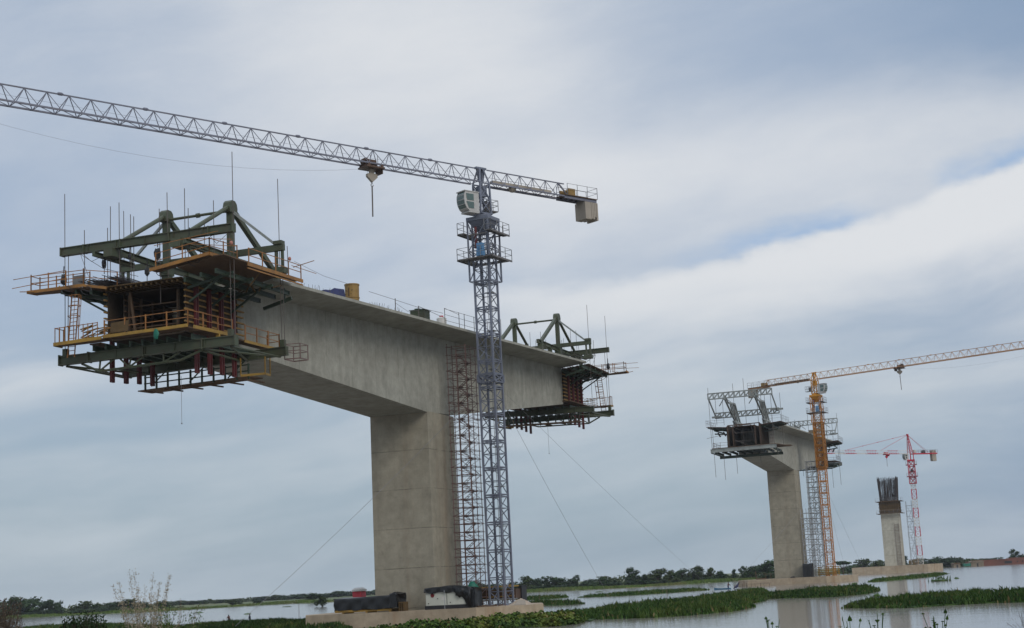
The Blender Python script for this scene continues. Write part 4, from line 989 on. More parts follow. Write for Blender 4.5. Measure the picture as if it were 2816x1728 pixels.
m = MB(); z = zd(-4.2); m.loft([cyl(.5,z,-4.2,5.6),cyl(.52,z+.3,-4.2,5.6),cyl(.52,z+.85,-4.2,5.6),cyl(.3,z+1.0,-4.2,5.6)]); m.build('tank_body', M['white'], t, F1)
m = MB(); m.tube((5.6,-4.2,z+1.0),(5.6,-4.2,z+1.15),.22,10); m.build('lid', M['pink'], t, F1)
m = MB(); z = zd(-2)
for a, b in (((6.4,-5.2),(6.4,-1.3)),((6.4,-1.3),(6.4,.2)),((6.4,.2),(6.4,3.0)),((6.4,3.0),(6.4,7.0))):
    railing(m, [(a[0],a[1],zd(a[1])),(b[0],b[1],zd(b[1]))], 1.75, 4, .05, (.5,1.1,1.7), .03)
m.bar((6.4,-5.2,zd(-5)+1.75),(6.4,-1.3,zd(-1)+1.5),.03); m.bar((6.4,-12,zd(-12)+1.2),(6.4,-5.2,zd(-5)+.7),.03)
top_thing('deck_railing', M['rod'], 'thin tube railing along the deck edge left of the blue crane', 'railing', m)
m = MB(); pts = [(6.3,-23,zd(-23)+1.3),(6.3,-17.2,zd(-17)+1.2),(6.3,-11.7,zd(-11.7)+1.1),(6.3,-5.4,zd(-5)+1.2)]
for p in pts[1:3]: m.bar((p[0],p[1],zd(p[1])),(p[0],p[1],p[2]+.15),.06)
m.path(pts, .02, 4); m.path([(6.3,-17.2,zd(-17)+.9),(6.3,-14.4,zd(-14)+.4),(6.3,-11.7,zd(-11.7)+.8)], .018, 4)
top_thing('rope_barrier', M['rod'], 'rope barrier on thin posts along the deck of the big girder', 'barrier', m)
m = MB(); m.path([(7.5,-39.5,30.4),(6.8,-33,30.4),(5.5,-25.5,zd(-25)+1.75)], .018, 4); top_thing('signal_cable', M['rope'], 'thin cable from the green traveller to the ochre bucket', 'cable', m)
rnd = random.Random(6); m = MB()
for k in range(70):
    s = rnd.choice([rnd.uniform(-38,-30), rnd.uniform(-23,-16), rnd.uniform(24,41)]); x = 6.65 - rnd.random()*.5
    m.tube((x,s,zd(s)),(x+rnd.uniform(-.15,.15),s+rnd.uniform(-.2,.2),zd(s)+rnd.uniform(.15,.5)),.015,4)
tag(m.build('starter_bars', M['rebar'], None, F1), 'rebar stubs sticking up along the near deck edge', 'rebar', kind='stuff')
m = MB(); 
for y in (-2,-.5,1): m.box(4.4,5.9,y-.6,y+.6,36.2,37.0) if False else None
z = 36.0; m.box(5.0,6.4,12.2,13.6,36.1,37.3); m.box(4.9,6.5,12.1,13.7,37.31,37.4); m.box(5.4,6.0,12.1,12.19,36.2,36.9)
top_thing('site_box', M['straw'], 'brown box on the middle deck left of the orange mast', 'box', m, F2)

# ------------------------------------------------------------------ things on the first pile cap
def tarp_mesh(x0, x1, y0, y1, z0, z1, seed, nx=26, ny=10, nz=7, sag=.1, lift=0):
    rnd = random.Random(seed); ph = [rnd.uniform(0,6.28) for _ in range(8)]
    prof = [(y0-.05, z0+(z1-z0)*k/nz) for k in range(nz)] + [(y0+(y1-y0)*k/ny, z1) for k in range(ny+1)] + [(y1+.05, z1-(z1-z0)*k/nz) for k in range(1, nz+1)]
    rings = []
    for i in range(nx+1):
        f = i/nx; x = x0 + (x1-x0)*f; ring = []
        for j, (y, z) in enumerate(prof):
            top = abs(z-z1) < .01; h = (z-z0)/(z1-z0)
            w = .05*math.sin(9*f*3+ph[0]+h*4) + .035*math.sin(23*f+ph[1]-h*6) + .02*math.sin(51*f+ph[2]+y*3)
            zz = z - (sag*math.sin(math.pi*f)*.6 if h > .6 else 0) + (.05*math.sin(7*f+ph[3]+y*2) if top else 0) + lift*f*f*(1 if h > .7 else .4)
            if h < .02: zz += .06*math.sin(17*f+ph[4]) + .04
            ring.append((x + .04*math.sin(j*1.7+ph[5]), y + (w if not top else 0)*(-1 if j < len(prof)/2 else 1), zz))
        rings.append(ring)
    m = MB(); n = len(prof); vs = [v for r in rings for v in r]
    m.add(vs, [(a*n+b, a*n+b+1, (a+1)*n+b+1, (a+1)*n+b) for a in range(nx) for b in range(n-1)] + [tuple(range(n)), tuple(range(nx*n, (nx+1)*n))[::-1]])
    return m
t = thing('covered_formwork_stack', F1 @ Matrix.Translation((-2.9,-7,1.38)), 'long low stack under a black tarp at the foot of the nearest pier', 'covered stack')
m = MB()
for k in range(4): m.box(-6.0,.2,-7.5+.0*k,-5.2,1.5+.32*k,1.68+.32*k); 
for x in (-5.2,-2.6,0): m.box(x-.1,x+.1,-7.5,-5.2,1.38,1.499)
m.box(-6.1,-3.2,-7.56,-7.50,1.5,1.72)
m.build('formwork_panels', M['yellow'], t, F1)
m = tarp_mesh(-6.15,.35,-7.55,-5.0,1.66,2.95,5,lift=.1); m.build('tarp', M['tarp'], t, F1, smooth=True)
m = tarp_mesh(.1,.95,-7.7,-5.6,1.75,3.12,9,nx=8,sag=-.25); m.build('tarp_fold', M['tarp'], t, F1, smooth=True)
t = thing('pallet_stack', F1 @ Matrix.Translation((1.2,-7,1.38)), 'small slatted yellow timber stack beside the long black tarp', 'pallet stack')
for k in range(7):
    m = MB(); z = 1.38 + .13*k; m.box(.98,1.55,-7.5,-6.4,z,z+.05)
    for q in (1.0,1.24,1.48): m.box(q,q+.07,-7.5,-6.4,z+.051,z+.129)
    m.build('pallet', M['formbrown'], t, F1)
t = thing('generator', F1 @ Matrix.Translation((6,-6.4,1.38)), 'cream generator enclosure half covered by a black tarp beside the nearest pier', 'generator')
m = MB(); m.box(3.7,8.1,-6.9,-5.2,1.75,3.3)
gb = m.build('enclosure', M['genset'], t, F1, bevel=.03)
m = MB(); m.box(3.6,8.3,-6.95,-5.2,1.38,1.74); m.build('skid_base', M['dark'], t, F1)
m = MB(); m.box(5.98,6.01,-6.93,-6.9,1.8,3.2); m.build('door_seam', M['dark'], gb, F1)
m = MB(); m.loft([[(4.45+.2*math.cos(a), y, 2.75+.2*math.sin(a)) for a in np.linspace(0, 2*math.pi, 18, endpoint=False)] for y in (-6.905,-6.93)]); m.build('round_emblem', M['redlogo'], gb, F1)
m = MB(); m.box(5.4,5.86,-6.925,-6.902,2.25,2.6); m.box(5.42,5.8,-6.932,-6.926,2.53,2.56); m.build('label_plate', M['white'], gb, F1)
m = MB(); m.tube((5.0,-6.91,2.42),(5.0,-6.95,2.42),.05,8); m.tube((4.0,-6.91,1.98),(4.0,-6.95,1.98),.05,8); m.tube((6.35,-6.91,2.0),(6.35,-6.95,2.0),.05,8); m.build('lock', M['dark'], gb, F1)
m = tarp_mesh(3.6,8.2,-7.0,-5.1,2.95,3.42,21,nz=5,sag=-.35); m.build('roof_tarp', M['tarp'], t, F1, smooth=True)
rnd = random.Random(5); m = MB()
for q in range(3):
    rr = []
    for i, x in enumerate(np.linspace(6.7+.3*q, 8.6, 9)):
        f = i/8; lo = 3.0 - .5*math.sin(f*2.2+q) - 1.2*max(0, f-.45)*2 + .3*rnd.uniform(-.4,.4)
        rr.append([(x, -7.02-.06*q-.05*math.sin(9*f), max(1.5,lo)), (x, -7.05-.06*q-.05*math.sin(9*f), 3.5-.1*q+.12*math.sin(5*f)), (x, -6.98-.06*q, 3.5-.1*q+.12*math.sin(5*f)), (x, -6.99-.06*q-.05*math.sin(9*f), max(1.5,lo))])
    m.loft(rr)
m.build('draped_tarp', M['tarp'], t, F1, smooth=True)
m = tarp_mesh(8.15,8.95,-6.8,-5.0,1.42,3.35,33,nx=8); m.build('side_tarp', M['tarp'], t, F1, smooth=True)
m = MB(); rr = [[(7.0+a*math.cos(q)*(1+.25*math.sin(3*q+z*2)), -2.6+a*.7*math.sin(q), z) for q in np.linspace(0,2*math.pi,14,endpoint=False)] for a, z in ((.9,1.4),(.9,2.4),(.75,3.1),(.45,3.6),(.15,3.95))]; m.loft(rr); top_thing('green_net_cover', M['greennet'], 'green netting heap behind the generator tarp', 'net', m, smooth=True)
FS = F1 @ Matrix.Translation((-3.6,3.6,0))
t = thing('formwork_panel_stack', F1 @ Matrix.Translation((7,3.8,1.38)), 'rusty yellow formwork girders stacked behind the foot of the blue crane', 'formwork stack')
for k in range(5):
    m = MB(); z = 1.9 + .34*k; m.ibeam((8.0,-.6+.05*k,z-.05*k),(12.9,-.6,z+.04*k),.09,.08); m.ibeam((8.0,1.0,z),(12.9,1.0,z),.09,.08)
    for x in np.linspace(8.2,13.0,9): m.bar((x,-.6,z),(x,1.0,z),.1,.12)
    m.build('panel_girder', M['yellow'] if k in (1, 4) else M['formbrown'], t, FS)
m = MB(); m.box(8,13.2,-.5,.9,2.0,2.95); m.build('panel_sheet', M['rustform'], t, FS)
m = MB()
for x in (8.4,9.5,10.6,11.7,12.8): m.bar((x,-.6,1.38),(x,-.6,1.85),.09); m.bar((x,1,1.38),(x,1,1.85),.09)
m.bar((8.2,-.62,3.2),(12.9,-.62,2.5),.08); m.build('trestle', M['rustform'], t, FS)
m = MB(); m.box(12.95,13.35,.9,2.4,1.38,3.2); m.box(12.9,13.4,.85,2.45,3.21,3.26); top_thing('dark_cabinet', M['dark'], 'tall dark cabinet right of the blue crane foot', 'cabinet', m, FS)
rnd = random.Random(12); m = MB(); nx, ny = 20, 12
g = [[(11.2+2.4*i/nx, -4.4+2.4*j/ny, 1.37 + max(0, (1-abs(2*i/nx-1)**1.5)*(1-abs(2*j/ny-1)**1.4)*.62*(1+.14*rnd.uniform(-1,1)))) for j in range(ny+1)] for i in range(nx+1)]
m.add([v for r in g for v in r], [(i*(ny+1)+j, (i+1)*(ny+1)+j, (i+1)*(ny+1)+j+1, i*(ny+1)+j+1) for i in range(nx) for j in range(ny)])
top_thing('rubble_pile', M['sand'], 'pale sand and rubble pile at the right end of the nearest pile cap', 'rubble', m)
m = MB(); slab(m, (12.2,-4.6,1.45),(13.4,-4.5,1.42),(13.0,-3.6,1.85),(12.4,-3.7,1.95),.05); top_thing('broken_slab', M['cw'], 'tilted broken slab leaning on the pale rubble pile', 'slab', m)
t = thing('capped_tank', F1 @ Matrix.Translation((-8.6,3.5,1.38)), 'red tank with a pale domed lid behind the long black tarp', 'tank')
m = MB(); m.box(-9.3,-8.2,3,4.2,1.38,3.55); m.build('tank_body', M['pink'], t, F1, bevel=.08)
m = MB(); m.loft([[(-8.75+a*math.cos(q), 3.6+a*math.sin(q), z-.2) for q in np.linspace(0,2*math.pi,14,endpoint=False)] for a, z in ((.85,3.76),(.8,3.95),(.45,4.15))]); m.build('domed_lid', M['white'], t, F1)
rnd = random.Random(9)
for i in range(10):
    m = MB(); x = rnd.uniform(9.0,11.0); y = rnd.uniform(-7,-5); a = rnd.uniform(0,3.14); L = rnd.uniform(.3,.8)
    m.bar((x,y,1.45),(x+L*math.cos(a),y+L*math.sin(a),1.45+rnd.uniform(0,.12)),.16,.1)
    top_thing('timber_offcut', M['plank'], 'short timber offcut lying on the pile cap below the blue crane', 'timber', m, group='timber offcuts on the nearest pile cap')
m = MB(); m.bar((1.6,-8.0,1.38),(1.63,-8.0,3.0),.045); m.bar((6.1,-8.2,1.38),(6.1,-8.2,3.2),.04) if False else None
m = MB(); m.bar((6.15,-7.9,1.38),(6.15,-7.9,3.2),.04); top_thing('steel_pin', M['scaf_gr'], 'thin upright steel pin in front of the cream generator', 'steel pin', m)
m = MB(); m.bar((11.9,-6.3,1.38),(11.9,-6.3,3.3),.05); top_thing('steel_pin', M['scaf_rd'], 'thin rusty upright pin beside the pale rubble pile', 'steel pin', m)
# middle pile cap
t = thing('covered_formwork_stack', F2 @ Matrix.Translation((4.6,-4.5,1.45)), 'dark covered stack at the right foot of the middle pier', 'covered stack')
m = tarp_mesh(3.7,5.9,-5.5,-3.6,1.45,4.6,51,nx=10,sag=.2); m.build('tarp', M['tarp'], t, F2, smooth=True)
m = MB(); m.box(4.0,5.6,-5.3,-3.8,1.46,3.9); m.build('formwork_panels', M['rustform'], t, F2)
m = MB()
for k in range(5): m.ibeam((6.6,-2.0,1.9+.42*k),(11.6,-2.0,1.9+.42*k),.16,.12); m.ibeam((6.6,-.6,1.9+.42*k),(11.6,-.6,1.9+.42*k),.16,.12)
for x in (6.8,8.4,10,11.4): m.bar((x,-2,1.45),(x,-2,3.7),.1); m.bar((x,-.6,1.45),(x,-.6,3.7),.1)
top_thing('formwork_panel_stack', M['yellow'], 'yellow formwork stack at the foot of the orange crane', 'formwork stack', m, F2)
m = MB(); m.ball((1.0,-4.6,1.55),.6,.3,.24,8,5,.2); top_thing('sack', M['dark'], 'black sack lying against the front of the middle pier', 'sack', m, F2)
m = MB()
for x in (-5.6,-4.4): m.bar((x,-4,1.45),(x,-4,3.0),.09); m.bar((x,-2.6,1.45),(x,-2.6,2.6),.09)
m.box(-6.0,-3.9,-4.2,-2.4,2.6,2.68); m.bar((-7.4,-5.8,1.45),(-7.5,-5.8,3.4),.16); m.box(-7.2,-5.2,-6.4,-5.4,1.45,1.75)
top_thing('work_bench', M['plank'], 'rough timber bench left of the middle pier foot', 'bench', m, F2)
m = MB()
for k in range(4): m.ibeam((5.4,-3.0,3.2+.45*k),(9.0,-3.0,3.2+.45*k),.16,.12)
for x in (5.5,7.2,8.8): m.bar((x,-3.0,2.75),(x,-3.0,4.8),.1)
top_thing('formwork_panel_stack', M['timber'], 'timber formwork stack at the farthest pier beside the white mast', 'formwork stack', m, F3)
m = MB()
for k in range(28): 
    z = 3.0 + .55*k; m.bar((1.4,-3.78+.004*k,z),(2.9,-3.78+.004*k,z),.07)
m.bar((1.4,-3.77,2.75),(1.4,-3.67,18.5),.08); m.bar((2.9,-3.77,2.75),(2.9,-3.67,18.5),.08)
top_thing('ladder', M['scaf_rd'], 'rusty ladder fixed to the front of the farthest pale pier', 'ladder', m, F3)

# ------------------------------------------------------------------ plants, islands
def inside(p, poly):
    x, y = p; c = False; j = len(poly)-1
    for i in range(len(poly)):
        (xi,yi),(xj,yj) = poly[i], poly[j]
        if (yi > y) != (yj > y) and x < (xj-xi)*(y-yi)/(yj-yi) + xi: c = not c
        j = i
    return c
def edge_dist(p, poly):
    best = 1e9
    for (x0,y0),(x1,y1) in zip(poly, poly[1:]+poly[:1]):
        dx, dy = x1-x0, y1-y0; t = max(0, min(1, ((p[0]-x0)*dx+(p[1]-y0)*dy)/max(1e-9, dx*dx+dy*dy)))
        best = min(best, math.hypot(p[0]-x0-t*dx, p[1]-y0-t*dy))
    return best
def island(name, label, poly, dens, h, wid, mat, seed, leafy=False, maxn=26000, cat='plant mat'):
    rnd = random.Random(seed)
    xs = [p[0] for p in poly]; ys = [p[1] for p in poly]
    area = abs(sum(x0*y1-x1*y0 for (x0,y0),(x1,y1) in zip(poly, poly[1:]+poly[:1])))/2
    n = min(maxn, int(area*dens)); m = MB()
    cx, cy = sum(xs)/len(xs), sum(ys)/len(ys)
    cnt = 0; V = []; Fc = []
    hf = lambda x, y: .74 + .26*math.sin(x*.43+seed)*math.sin(y*.31+2*seed) + .18*math.sin(x*1.3+y*.9+seed) + .16*math.sin(x*2.9-y*1.7)*math.sin(y*.8+seed) + .1*math.sin(x*5.3+y*3.1)
    guard = 0
    while cnt < n and guard < n*12:
        guard += 1
        x, y = rnd.uniform(min(xs),max(xs)), rnd.uniform(min(ys),max(ys))
        ed = edge_dist((x,y), poly); gap = math.sin(x*1.9+seed)*math.sin(y*1.1+2*seed) + .6*math.sin(x*4.1-y*2.3)
        if ed < 1.3 and gap > .15 + ed*.5: continue
        if not inside((x,y), poly): continue
        e = min(1, .4 + ed/1.6)
        hh = h*hf(x,y)*e*rnd.choice((.55,.7,.85,.95,1.0,1.15))*rnd.uniform(.85,1.1); w = wid*rnd.uniform(.6,1.3); a = rnd.uniform(0,6.28); lean = rnd.uniform(.1,.75)*hh
        ca, sa = math.cos(a), math.sin(a); lx, ly = -sa*lean, ca*lean
        o = len(V)
        if leafy:
            zb = hh*rnd.uniform(.55,1); tilt = rnd.uniform(-.35,.6)
            q = [(-.5,0),(-.32,.38),(0,.55),(.32,.38),(.5,0),(0,-.4)]
            for i, j in q: V.append((x+ca*i*w*1.4-sa*j*w*1.2*(.5+tilt), y+sa*i*w*1.4+ca*j*w*1.2*(.5+tilt), zb+j*w*1.1))
            Fc.append(tuple(range(o,o+6)))
            V += [(x-ca*.012,y-sa*.012,-.05),(x+ca*.012,y+sa*.012,-.05),(x,y,zb)]; Fc.append((o+6,o+7,o+8))
        else:
            V += [(x-ca*w/2,y-sa*w/2,-.05),(x+ca*w/2,y+sa*w/2,-.05),(x+ca*w*.42+lx*.4,y+sa*w*.42+ly*.4,hh*.6),(x+lx,y+ly,hh),(x-ca*w*.42+lx*.4,y-sa*w*.42+ly*.4,hh*.6)]
            Fc.append((o,o+1,o+2,o+3,o+4))
        cnt += 1
    m.V, m.F = V, Fc
    # bed sheet so that water does not show through the stems
    bed = MB(); bed.prism([(cx+(x-cx)*.93, cy+(y-cy)*.95) for x, y in poly], -.05, h*.12)
    o = len(m.V); m.V += bed.V; m.F += [tuple(i+o for i in f) for f in bed.F]
    return tag(m.build(name, mat), label, cat, kind='stuff')
A = [(4.3,128.0),(5.2,136.0),(6.9,134.4),(10.1,131.7),(13.6,132.2),(18.2,137.5),(22.5,151.9),(24.1,166.8),(27.5,178.0),(33.2,207.3),(41.0,262.4),(38.5,268),(30.2,234.3),(16.3,190.2),(10.0,178.2),(5.1,159.6),(1.5,150)]
A2 = [(5.2,134.0),(4.3,126.0),(3.0,121.6),(.9,121.8),(-1.5,123.9),(-5.5,121),(-9,118),(-12.9,116.6),(-14.5,119),(-9.5,126.5),(-5.9,134.2),(-1.5,140),(2.5,147),(4.8,150)]
B = [(26.8,192.3),(30.4,190.7),(33.3,183.7),(36.8,181.2),(41.8,189.2),(47.1,205.3),(49.2,214),(50.5,235.6),(45.2,236.8),(37.0,217.7),(28.8,197)]
Cc = [(26.5,130.5),(27.7,126.0),(29.8,121.2),(34.0,122.7),(37.2,122.4),(39.0,119.1),(41.0,114.8),(58,116),(60,150),(53.1,152),(49.3,150.5),(45.5,149.7),(42.8,151.9),(36.9,147.3),(32.9,141.3),(28.5,135)]
Dd = [(70.3,318.0),(72.0,312.9),(83.7,335.7),(97.4,364.8),(116.3,421.4),(112,424),(104,402),(88.8,367.5),(77,340)]
Ee = [(10.2,312.8),(15.7,306.2),(23.7,306.8),(32.7,316.9),(39.9,329.6),(36,339),(28.9,346.1),(18,330),(13,322)]
Ff = [(-2.5,322),(2.5,311.2),(8.0,324.1),(9,331),(5.6,338.5),(-.7,335)]
Gg = [(.2,235.4),(3.7,227.0),(8.6,228.1),(8,238),(2.4,250.5),(-.6,248.4)]
H1 = [(-48.0,194.4),(-41.4,184.9),(-22.2,153.4),(-17.8,146.7),(-17.5,158),(-24.9,190.9),(-32.8,208.8),(-40.0,214.7),(-44.5,208)]
H2 = [(-88.6,258.2),(-52.7,204.2),(-45.4,192.7),(-46.3,204.1),(-58.3,232.8),(-80.1,284.6),(-92,282)]
island('reed_island', 'long floating mat of dark green reeds between nearest pile cap and middle pier', A, 26, .8, 0.19, M['hyacinth'], 1, maxn=34000)
island('hyacinth_bed', 'bright leafy water hyacinth in front of the nearest pile cap', A2, 75, .75, .2, M['hyacinth_lt'], 2, leafy=True, maxn=30000)
island('reed_island', 'green reed mat in the water in front of the middle pile cap', B, 30, .8, 0.20, M['hyacinth'], 3, maxn=18000)
island('reed_island', 'large green reed mat at the right edge in front of the farthest pier', Cc, 30, .76, 0.17, M['hyacinth'], 4, maxn=30000)
island('reed_island', 'thin green plant strip in front of the farthest pile cap', Dd, 9, .7, .24, M['hyacinth'], 5, maxn=9000)
island('reed_island', 'long thin plant strip in open water right of the blue crane', Ee, 12, .7, .22, M['hyacinth'], 6, maxn=6000)
island('reed_island', 'small plant patch in open water just right of blue crane, farther one', Ff, 14, .8, .22, M['hyacinth'], 7, maxn=3000)
island('reed_island', 'small plant patch in open water just right of blue crane, nearer one', Gg, 20, .85, .17, M['hyacinth'], 8, maxn=4000)
island('reed_island', 'green floating plant mat in front of the two fishermen', H1, 30, .66, 0.22, M['hyacinth'], 9, maxn=22000)
island('reed_island', 'low green plant mat at the lower left behind the bushes', H2, 12, .65, .2, M['hyacinth'], 10, maxn=12000)
rnd = random.Random(77); m = MB()
for k in range(26):
    x, y = 74.0+rnd.gauss(0,.8), 275+rnd.gauss(0,.8); a = rnd.uniform(0,6.28); h = rnd.uniform(.5,1.1)
    m.add([(x-.1,y,0),(x+.1,y,0),(x+.25*math.cos(a),y+.1,h*.8),(x+.3*math.cos(a),y,h),(x+.12*math.cos(a),y,h*.85)], [(0,1,2,3,4)])
m.ball((74,275,.1),1.7,.8,.25,10,5,.2)
top_thing('plant_tuft', M['hyacinth'], 'small drifting plant tuft alone in water below the farthest pier', 'plant', m, I4)
for x, y, w in ((84,300,.5),(86.8,322,.7),(40,176,.4),(-60,330,.8),(-92,430,1.2),(-75,480,1.5),(-30,300,.9),(-24,320,.9),(20,420,1.2),(64,300,.6)):
    m = MB(); m.ball((x,y,.03),w,w*.6,.16,9,5,.3,rnd)
    for k in range(8): q = rnd.uniform(-w,w)*.7; m.tube((x+q,y,0),(x+q+rnd.uniform(-.1,.1),y,rnd.uniform(.2,.4)),.03,4)
    top_thing('floating_clump', M['hyacinth'], 'small dark clump of weed drifting on the open water', 'weed clump', m, I4, 'drifting weed clumps')

# reed fringe and bushes of the far bank
rnd = random.Random(31); V = []; Fc = []
for (x0,y0),(x1,y1) in zip(SHORE_L[1:-1], SHORE_L[2:]):
    L = math.hypot(x1-x0,y1-y0)
    for k in range(int(L*9)):
        f = rnd.random(); d = rnd.random()**1.4*26; x, y = x0+(x1-x0)*f, y0+(y1-y0)*f+d
        sc = math.hypot(x,y)/600; h = rnd.uniform(.5,1.25)*(1+.25*math.sin(x*.11)); w = rnd.uniform(.5,1.1)*sc; a = rnd.uniform(-.6,.6)
        ca, sa = math.cos(a), math.sin(a); o = len(V); z0 = .1
        V += [(x-ca*w/2,y-sa*w/2,z0),(x+ca*w/2,y+sa*w/2,z0),(x+ca*w*.55,y+sa*w*.5,h*.7),(x+ca*w*.15,y,h),(x-ca*w*.2,y,h*.8),(x-ca*w*.5,y-sa*w*.5,h*.95)]
        Fc.append(tuple(range(o,o+6)))
m = MB(); m.V, m.F = V, Fc
tag(m.build('bank_reeds', M['reed']), 'band of pale green reeds along the far river bank', 'reeds', kind='stuff')

V = []; Fc = []; rnd = random.Random(41)
for x0, x1, y, hmax, n in ((-30,112,634,4.3,6500),(-262,-182,702,5.0,4200),(-182,-158,702,2.0,500),(-335,-85,1125,3.2,4200),(172,282,850,3.6,3600),(118,172,720,1.6,900)):
    for k in range(n):
        x = rnd.uniform(x0,x1); yy = y + rnd.uniform(-7,9); z = .2 + hmax*rnd.random()*(.65+.35*math.sin(x*.21)+.15*math.sin(x*.83)); w = rnd.uniform(.35,.8)*y/640
        a, b, c = [Vector((rnd.uniform(-1,1),rnd.uniform(-.6,.6),rnd.uniform(-.8,.8)))*w for _ in range(3)]
        o = len(V); p = Vector((x,yy,max(.25,z))); V += [tuple(p+a),tuple(p+b),tuple(p-a*.8),tuple(p+c)]; Fc.append((o,o+1,o+2,o+3))
m = MB(); m.V, m.F = V, Fc
tag(m.build('bank_thicket', M['tree_b']), 'dark tangled undergrowth below the trees of the far bank', 'undergrowth', kind='stuff')

# tree variants: unit crowns (height 1, width 1)
def crown_mesh(seed, kind):
    rnd = random.Random(seed); V = []; Fc = []
    lobes = []
    k = {'round': 12, 'tall': 9, 'flat': 9, 'bush': 10, 'multi': 14}[kind]
    for i in range(k):
        a = rnd.uniform(0,6.28); r = rnd.uniform(.05,.34)
        if kind == 'flat': c = (r*1.1*math.cos(a), r*1.1*math.sin(a), rnd.uniform(.66,.9)); s = (rnd.uniform(.12,.24), rnd.uniform(.12,.24), rnd.uniform(.05,.1))
        elif kind == 'tall': c = (r*.8*math.cos(a), r*.8*math.sin(a), .2+.72*i/k); s = (rnd.uniform(.16,.26),)*2 + (rnd.uniform(.1,.16),)
        elif kind == 'bush': c = (r*math.cos(a), r*math.sin(a), rnd.uniform(.15,.7)); s = (rnd.uniform(.14,.26),)*2 + (rnd.uniform(.12,.26),)
        else: c = (r*math.cos(a), r*math.sin(a), .1+.74*(i+rnd.random())/k); s = (rnd.uniform(.16,.28),)*2 + (rnd.uniform(.10,.18),)
        lobes.append((c, s))
    for c, s in lobes:
        for q in range(95):
            d = Vector((rnd.gauss(0,1), rnd.gauss(0,1), rnd.gauss(0,1))).normalized(); rr = rnd.uniform(.45,1.12)
            p = Vector((c[0]+d.x*s[0]*rr, c[1]+d.y*s[1]*rr, c[2]+d.z*s[2]*rr))
            if p.z < .04: continue
            nrm = (d + Vector((rnd.uniform(-.7,.7),)*3) + Vector((0,0,.2))).normalized(); t1 = nrm.orthogonal().normalized(); t2 = nrm.cross(t1)
            w = rnd.uniform(.022,.055); o = len(V); sh = rnd.uniform(.5,1)
            for i, j in ((-1,-.3),(-.2,-1*sh),(1,-.2),(.5,.8),(-.6,.9*sh)): V.append(tuple(p + t1*(i*w) + t2*(j*w)))
            Fc.append(tuple(range(o,o+5)))
    me = bpy.data.meshes.new('crown'); me.from_pydata(V, [], Fc); me.update(); me['lobes'] = 0
    return me, lobes
def trunk_mesh(lobes, seed):
    m = MB(); rnd = random.Random(seed)
    m.tube((0,0,-.03),(.02,0,.3),.045,7,.03)
    for c, s in lobes: m.tube((.02,0,rnd.uniform(.2,.32)),(c[0],c[1],c[2]),.022,5,.006)
    me = bpy.data.meshes.new('trunk'); me.from_pydata(m.V, [], m.F); me.update(); me.materials.append(M['bark']); return me
VAR = {}
for kind, n in (('round',4),('tall',2),('flat',2),('bush',3),('multi',3)):
    for i in range(n):
        cm, lb = crown_mesh(100+13*i+len(kind)*7, kind); cm.materials.append(M['tree_b'] if (i % 3 == 2) else M['tree'])
        VAR.setdefault(kind, []).append((cm, trunk_mesh(lb, i)))
trnd = random.Random(5)
def tree(x, y, w, top, label, group, kind=None, cat='tree', z0=.35):
    kind = kind or trnd.choice(['round','round','multi','bush'])
    cm, tm = trnd.choice(VAR[kind]); h = max(2.2, top - z0); w = max(w*1.75, h*.75)
    o = bpy.data.objects.new('tree' if cat == 'tree' else 'bush', None); COL.objects.link(o)
    o.matrix_basis = Matrix.Translation((x,y,z0)) @ Matrix.Rotation(trnd.uniform(0,6.28),4,'Z') @ Matrix.Diagonal((w,w*.9,h,1))
    tag(o, label, cat, group); W[o.name] = o.matrix_basis.copy()
    for nm, me in (('crown', cm), ('trunk', tm)):
        c = bpy.data.objects.new(nm, me); COL.objects.link(c); c.parent = o
MID = [(-.2,620,4.8,6.8),(4.3,620,4.3,5.4),(10.3,620,6.4,5.9),(16.4,620,4.8,5.1),(20.2,620,2.7,5.9),(23.7,620,4.3,5.0),(27.4,620,2.1,3.8),(32.0,620,7.0,4.8),(36.7,620,2.7,3.1),(45.7,620,3.4,4.9),(48.7,620,2.7,5.8),(52.9,620,6.4,7.0),(57.6,620,3.2,6.1),(61.7,620,4.8,6.1),(65.4,620,2.7,5.5),(73.8,620,3.2,6.4),(77.2,620,3.8,5.5),(80.6,620,3.2,3.9),(89.5,620,2.7,4.2),(93.4,620,5.1,7.1),(-18.6,620,5.9,4.9),(-12.2,620,7.0,4.2),(-6.0,620,5.4,4.4)]
for x, y, w, h in MID: tree(x*1.0, y+trnd.uniform(-12,14), w, h, 'dark leafy tree on the far bank between blue crane and middle pier', 'far bank trees between blue crane and middle pier')
tree(42.5,615,5.2,7.8,'tall upright tree standing above the row right of the two long guy ropes','far bank landmark trees','tall')
tree(69.2,615,5.1,7.4,'high dense tree in the far row where the long guy rope meets the bank','far bank landmark trees','round')
tree(83.0,612,1.9,5.0,'narrow slim tree top left of a twin topped tree near the middle pier','far bank landmark trees','tall')
tree(86.7,612,2.7,6.0,'twin topped tree standing alone just left of the large dark tree by the middle pier','far bank landmark trees','tall')
tree(97.1,616,7.5,7.8,'largest dark tree on the bank directly left of the middle pier','far bank landmark trees','multi')
for k in range(16): tree(trnd.uniform(-22,108), 606+trnd.uniform(-8,8), trnd.uniform(3,6), trnd.uniform(1.8,3.2), 'low green bush under the tree row between blue crane and middle pier', 'low bushes on the far bank', 'bush', 'bush')
RIGHT = [(148.8,700,2.8,3.9),(184.6,830,6.6,7.4),(190.9,830,7.3,7.4),(195.9,830,4.4,6.2),(208.2,830,3.6,8.1),(212.7,830,5.8,6.1),(219.4,830,5.8,6.5),(224.9,830,6.6,6.3),(230.3,830,5.8,5.8),(235.4,830,5.8,5.6),(201,835,6,6.0),(178,835,5,4.5)]
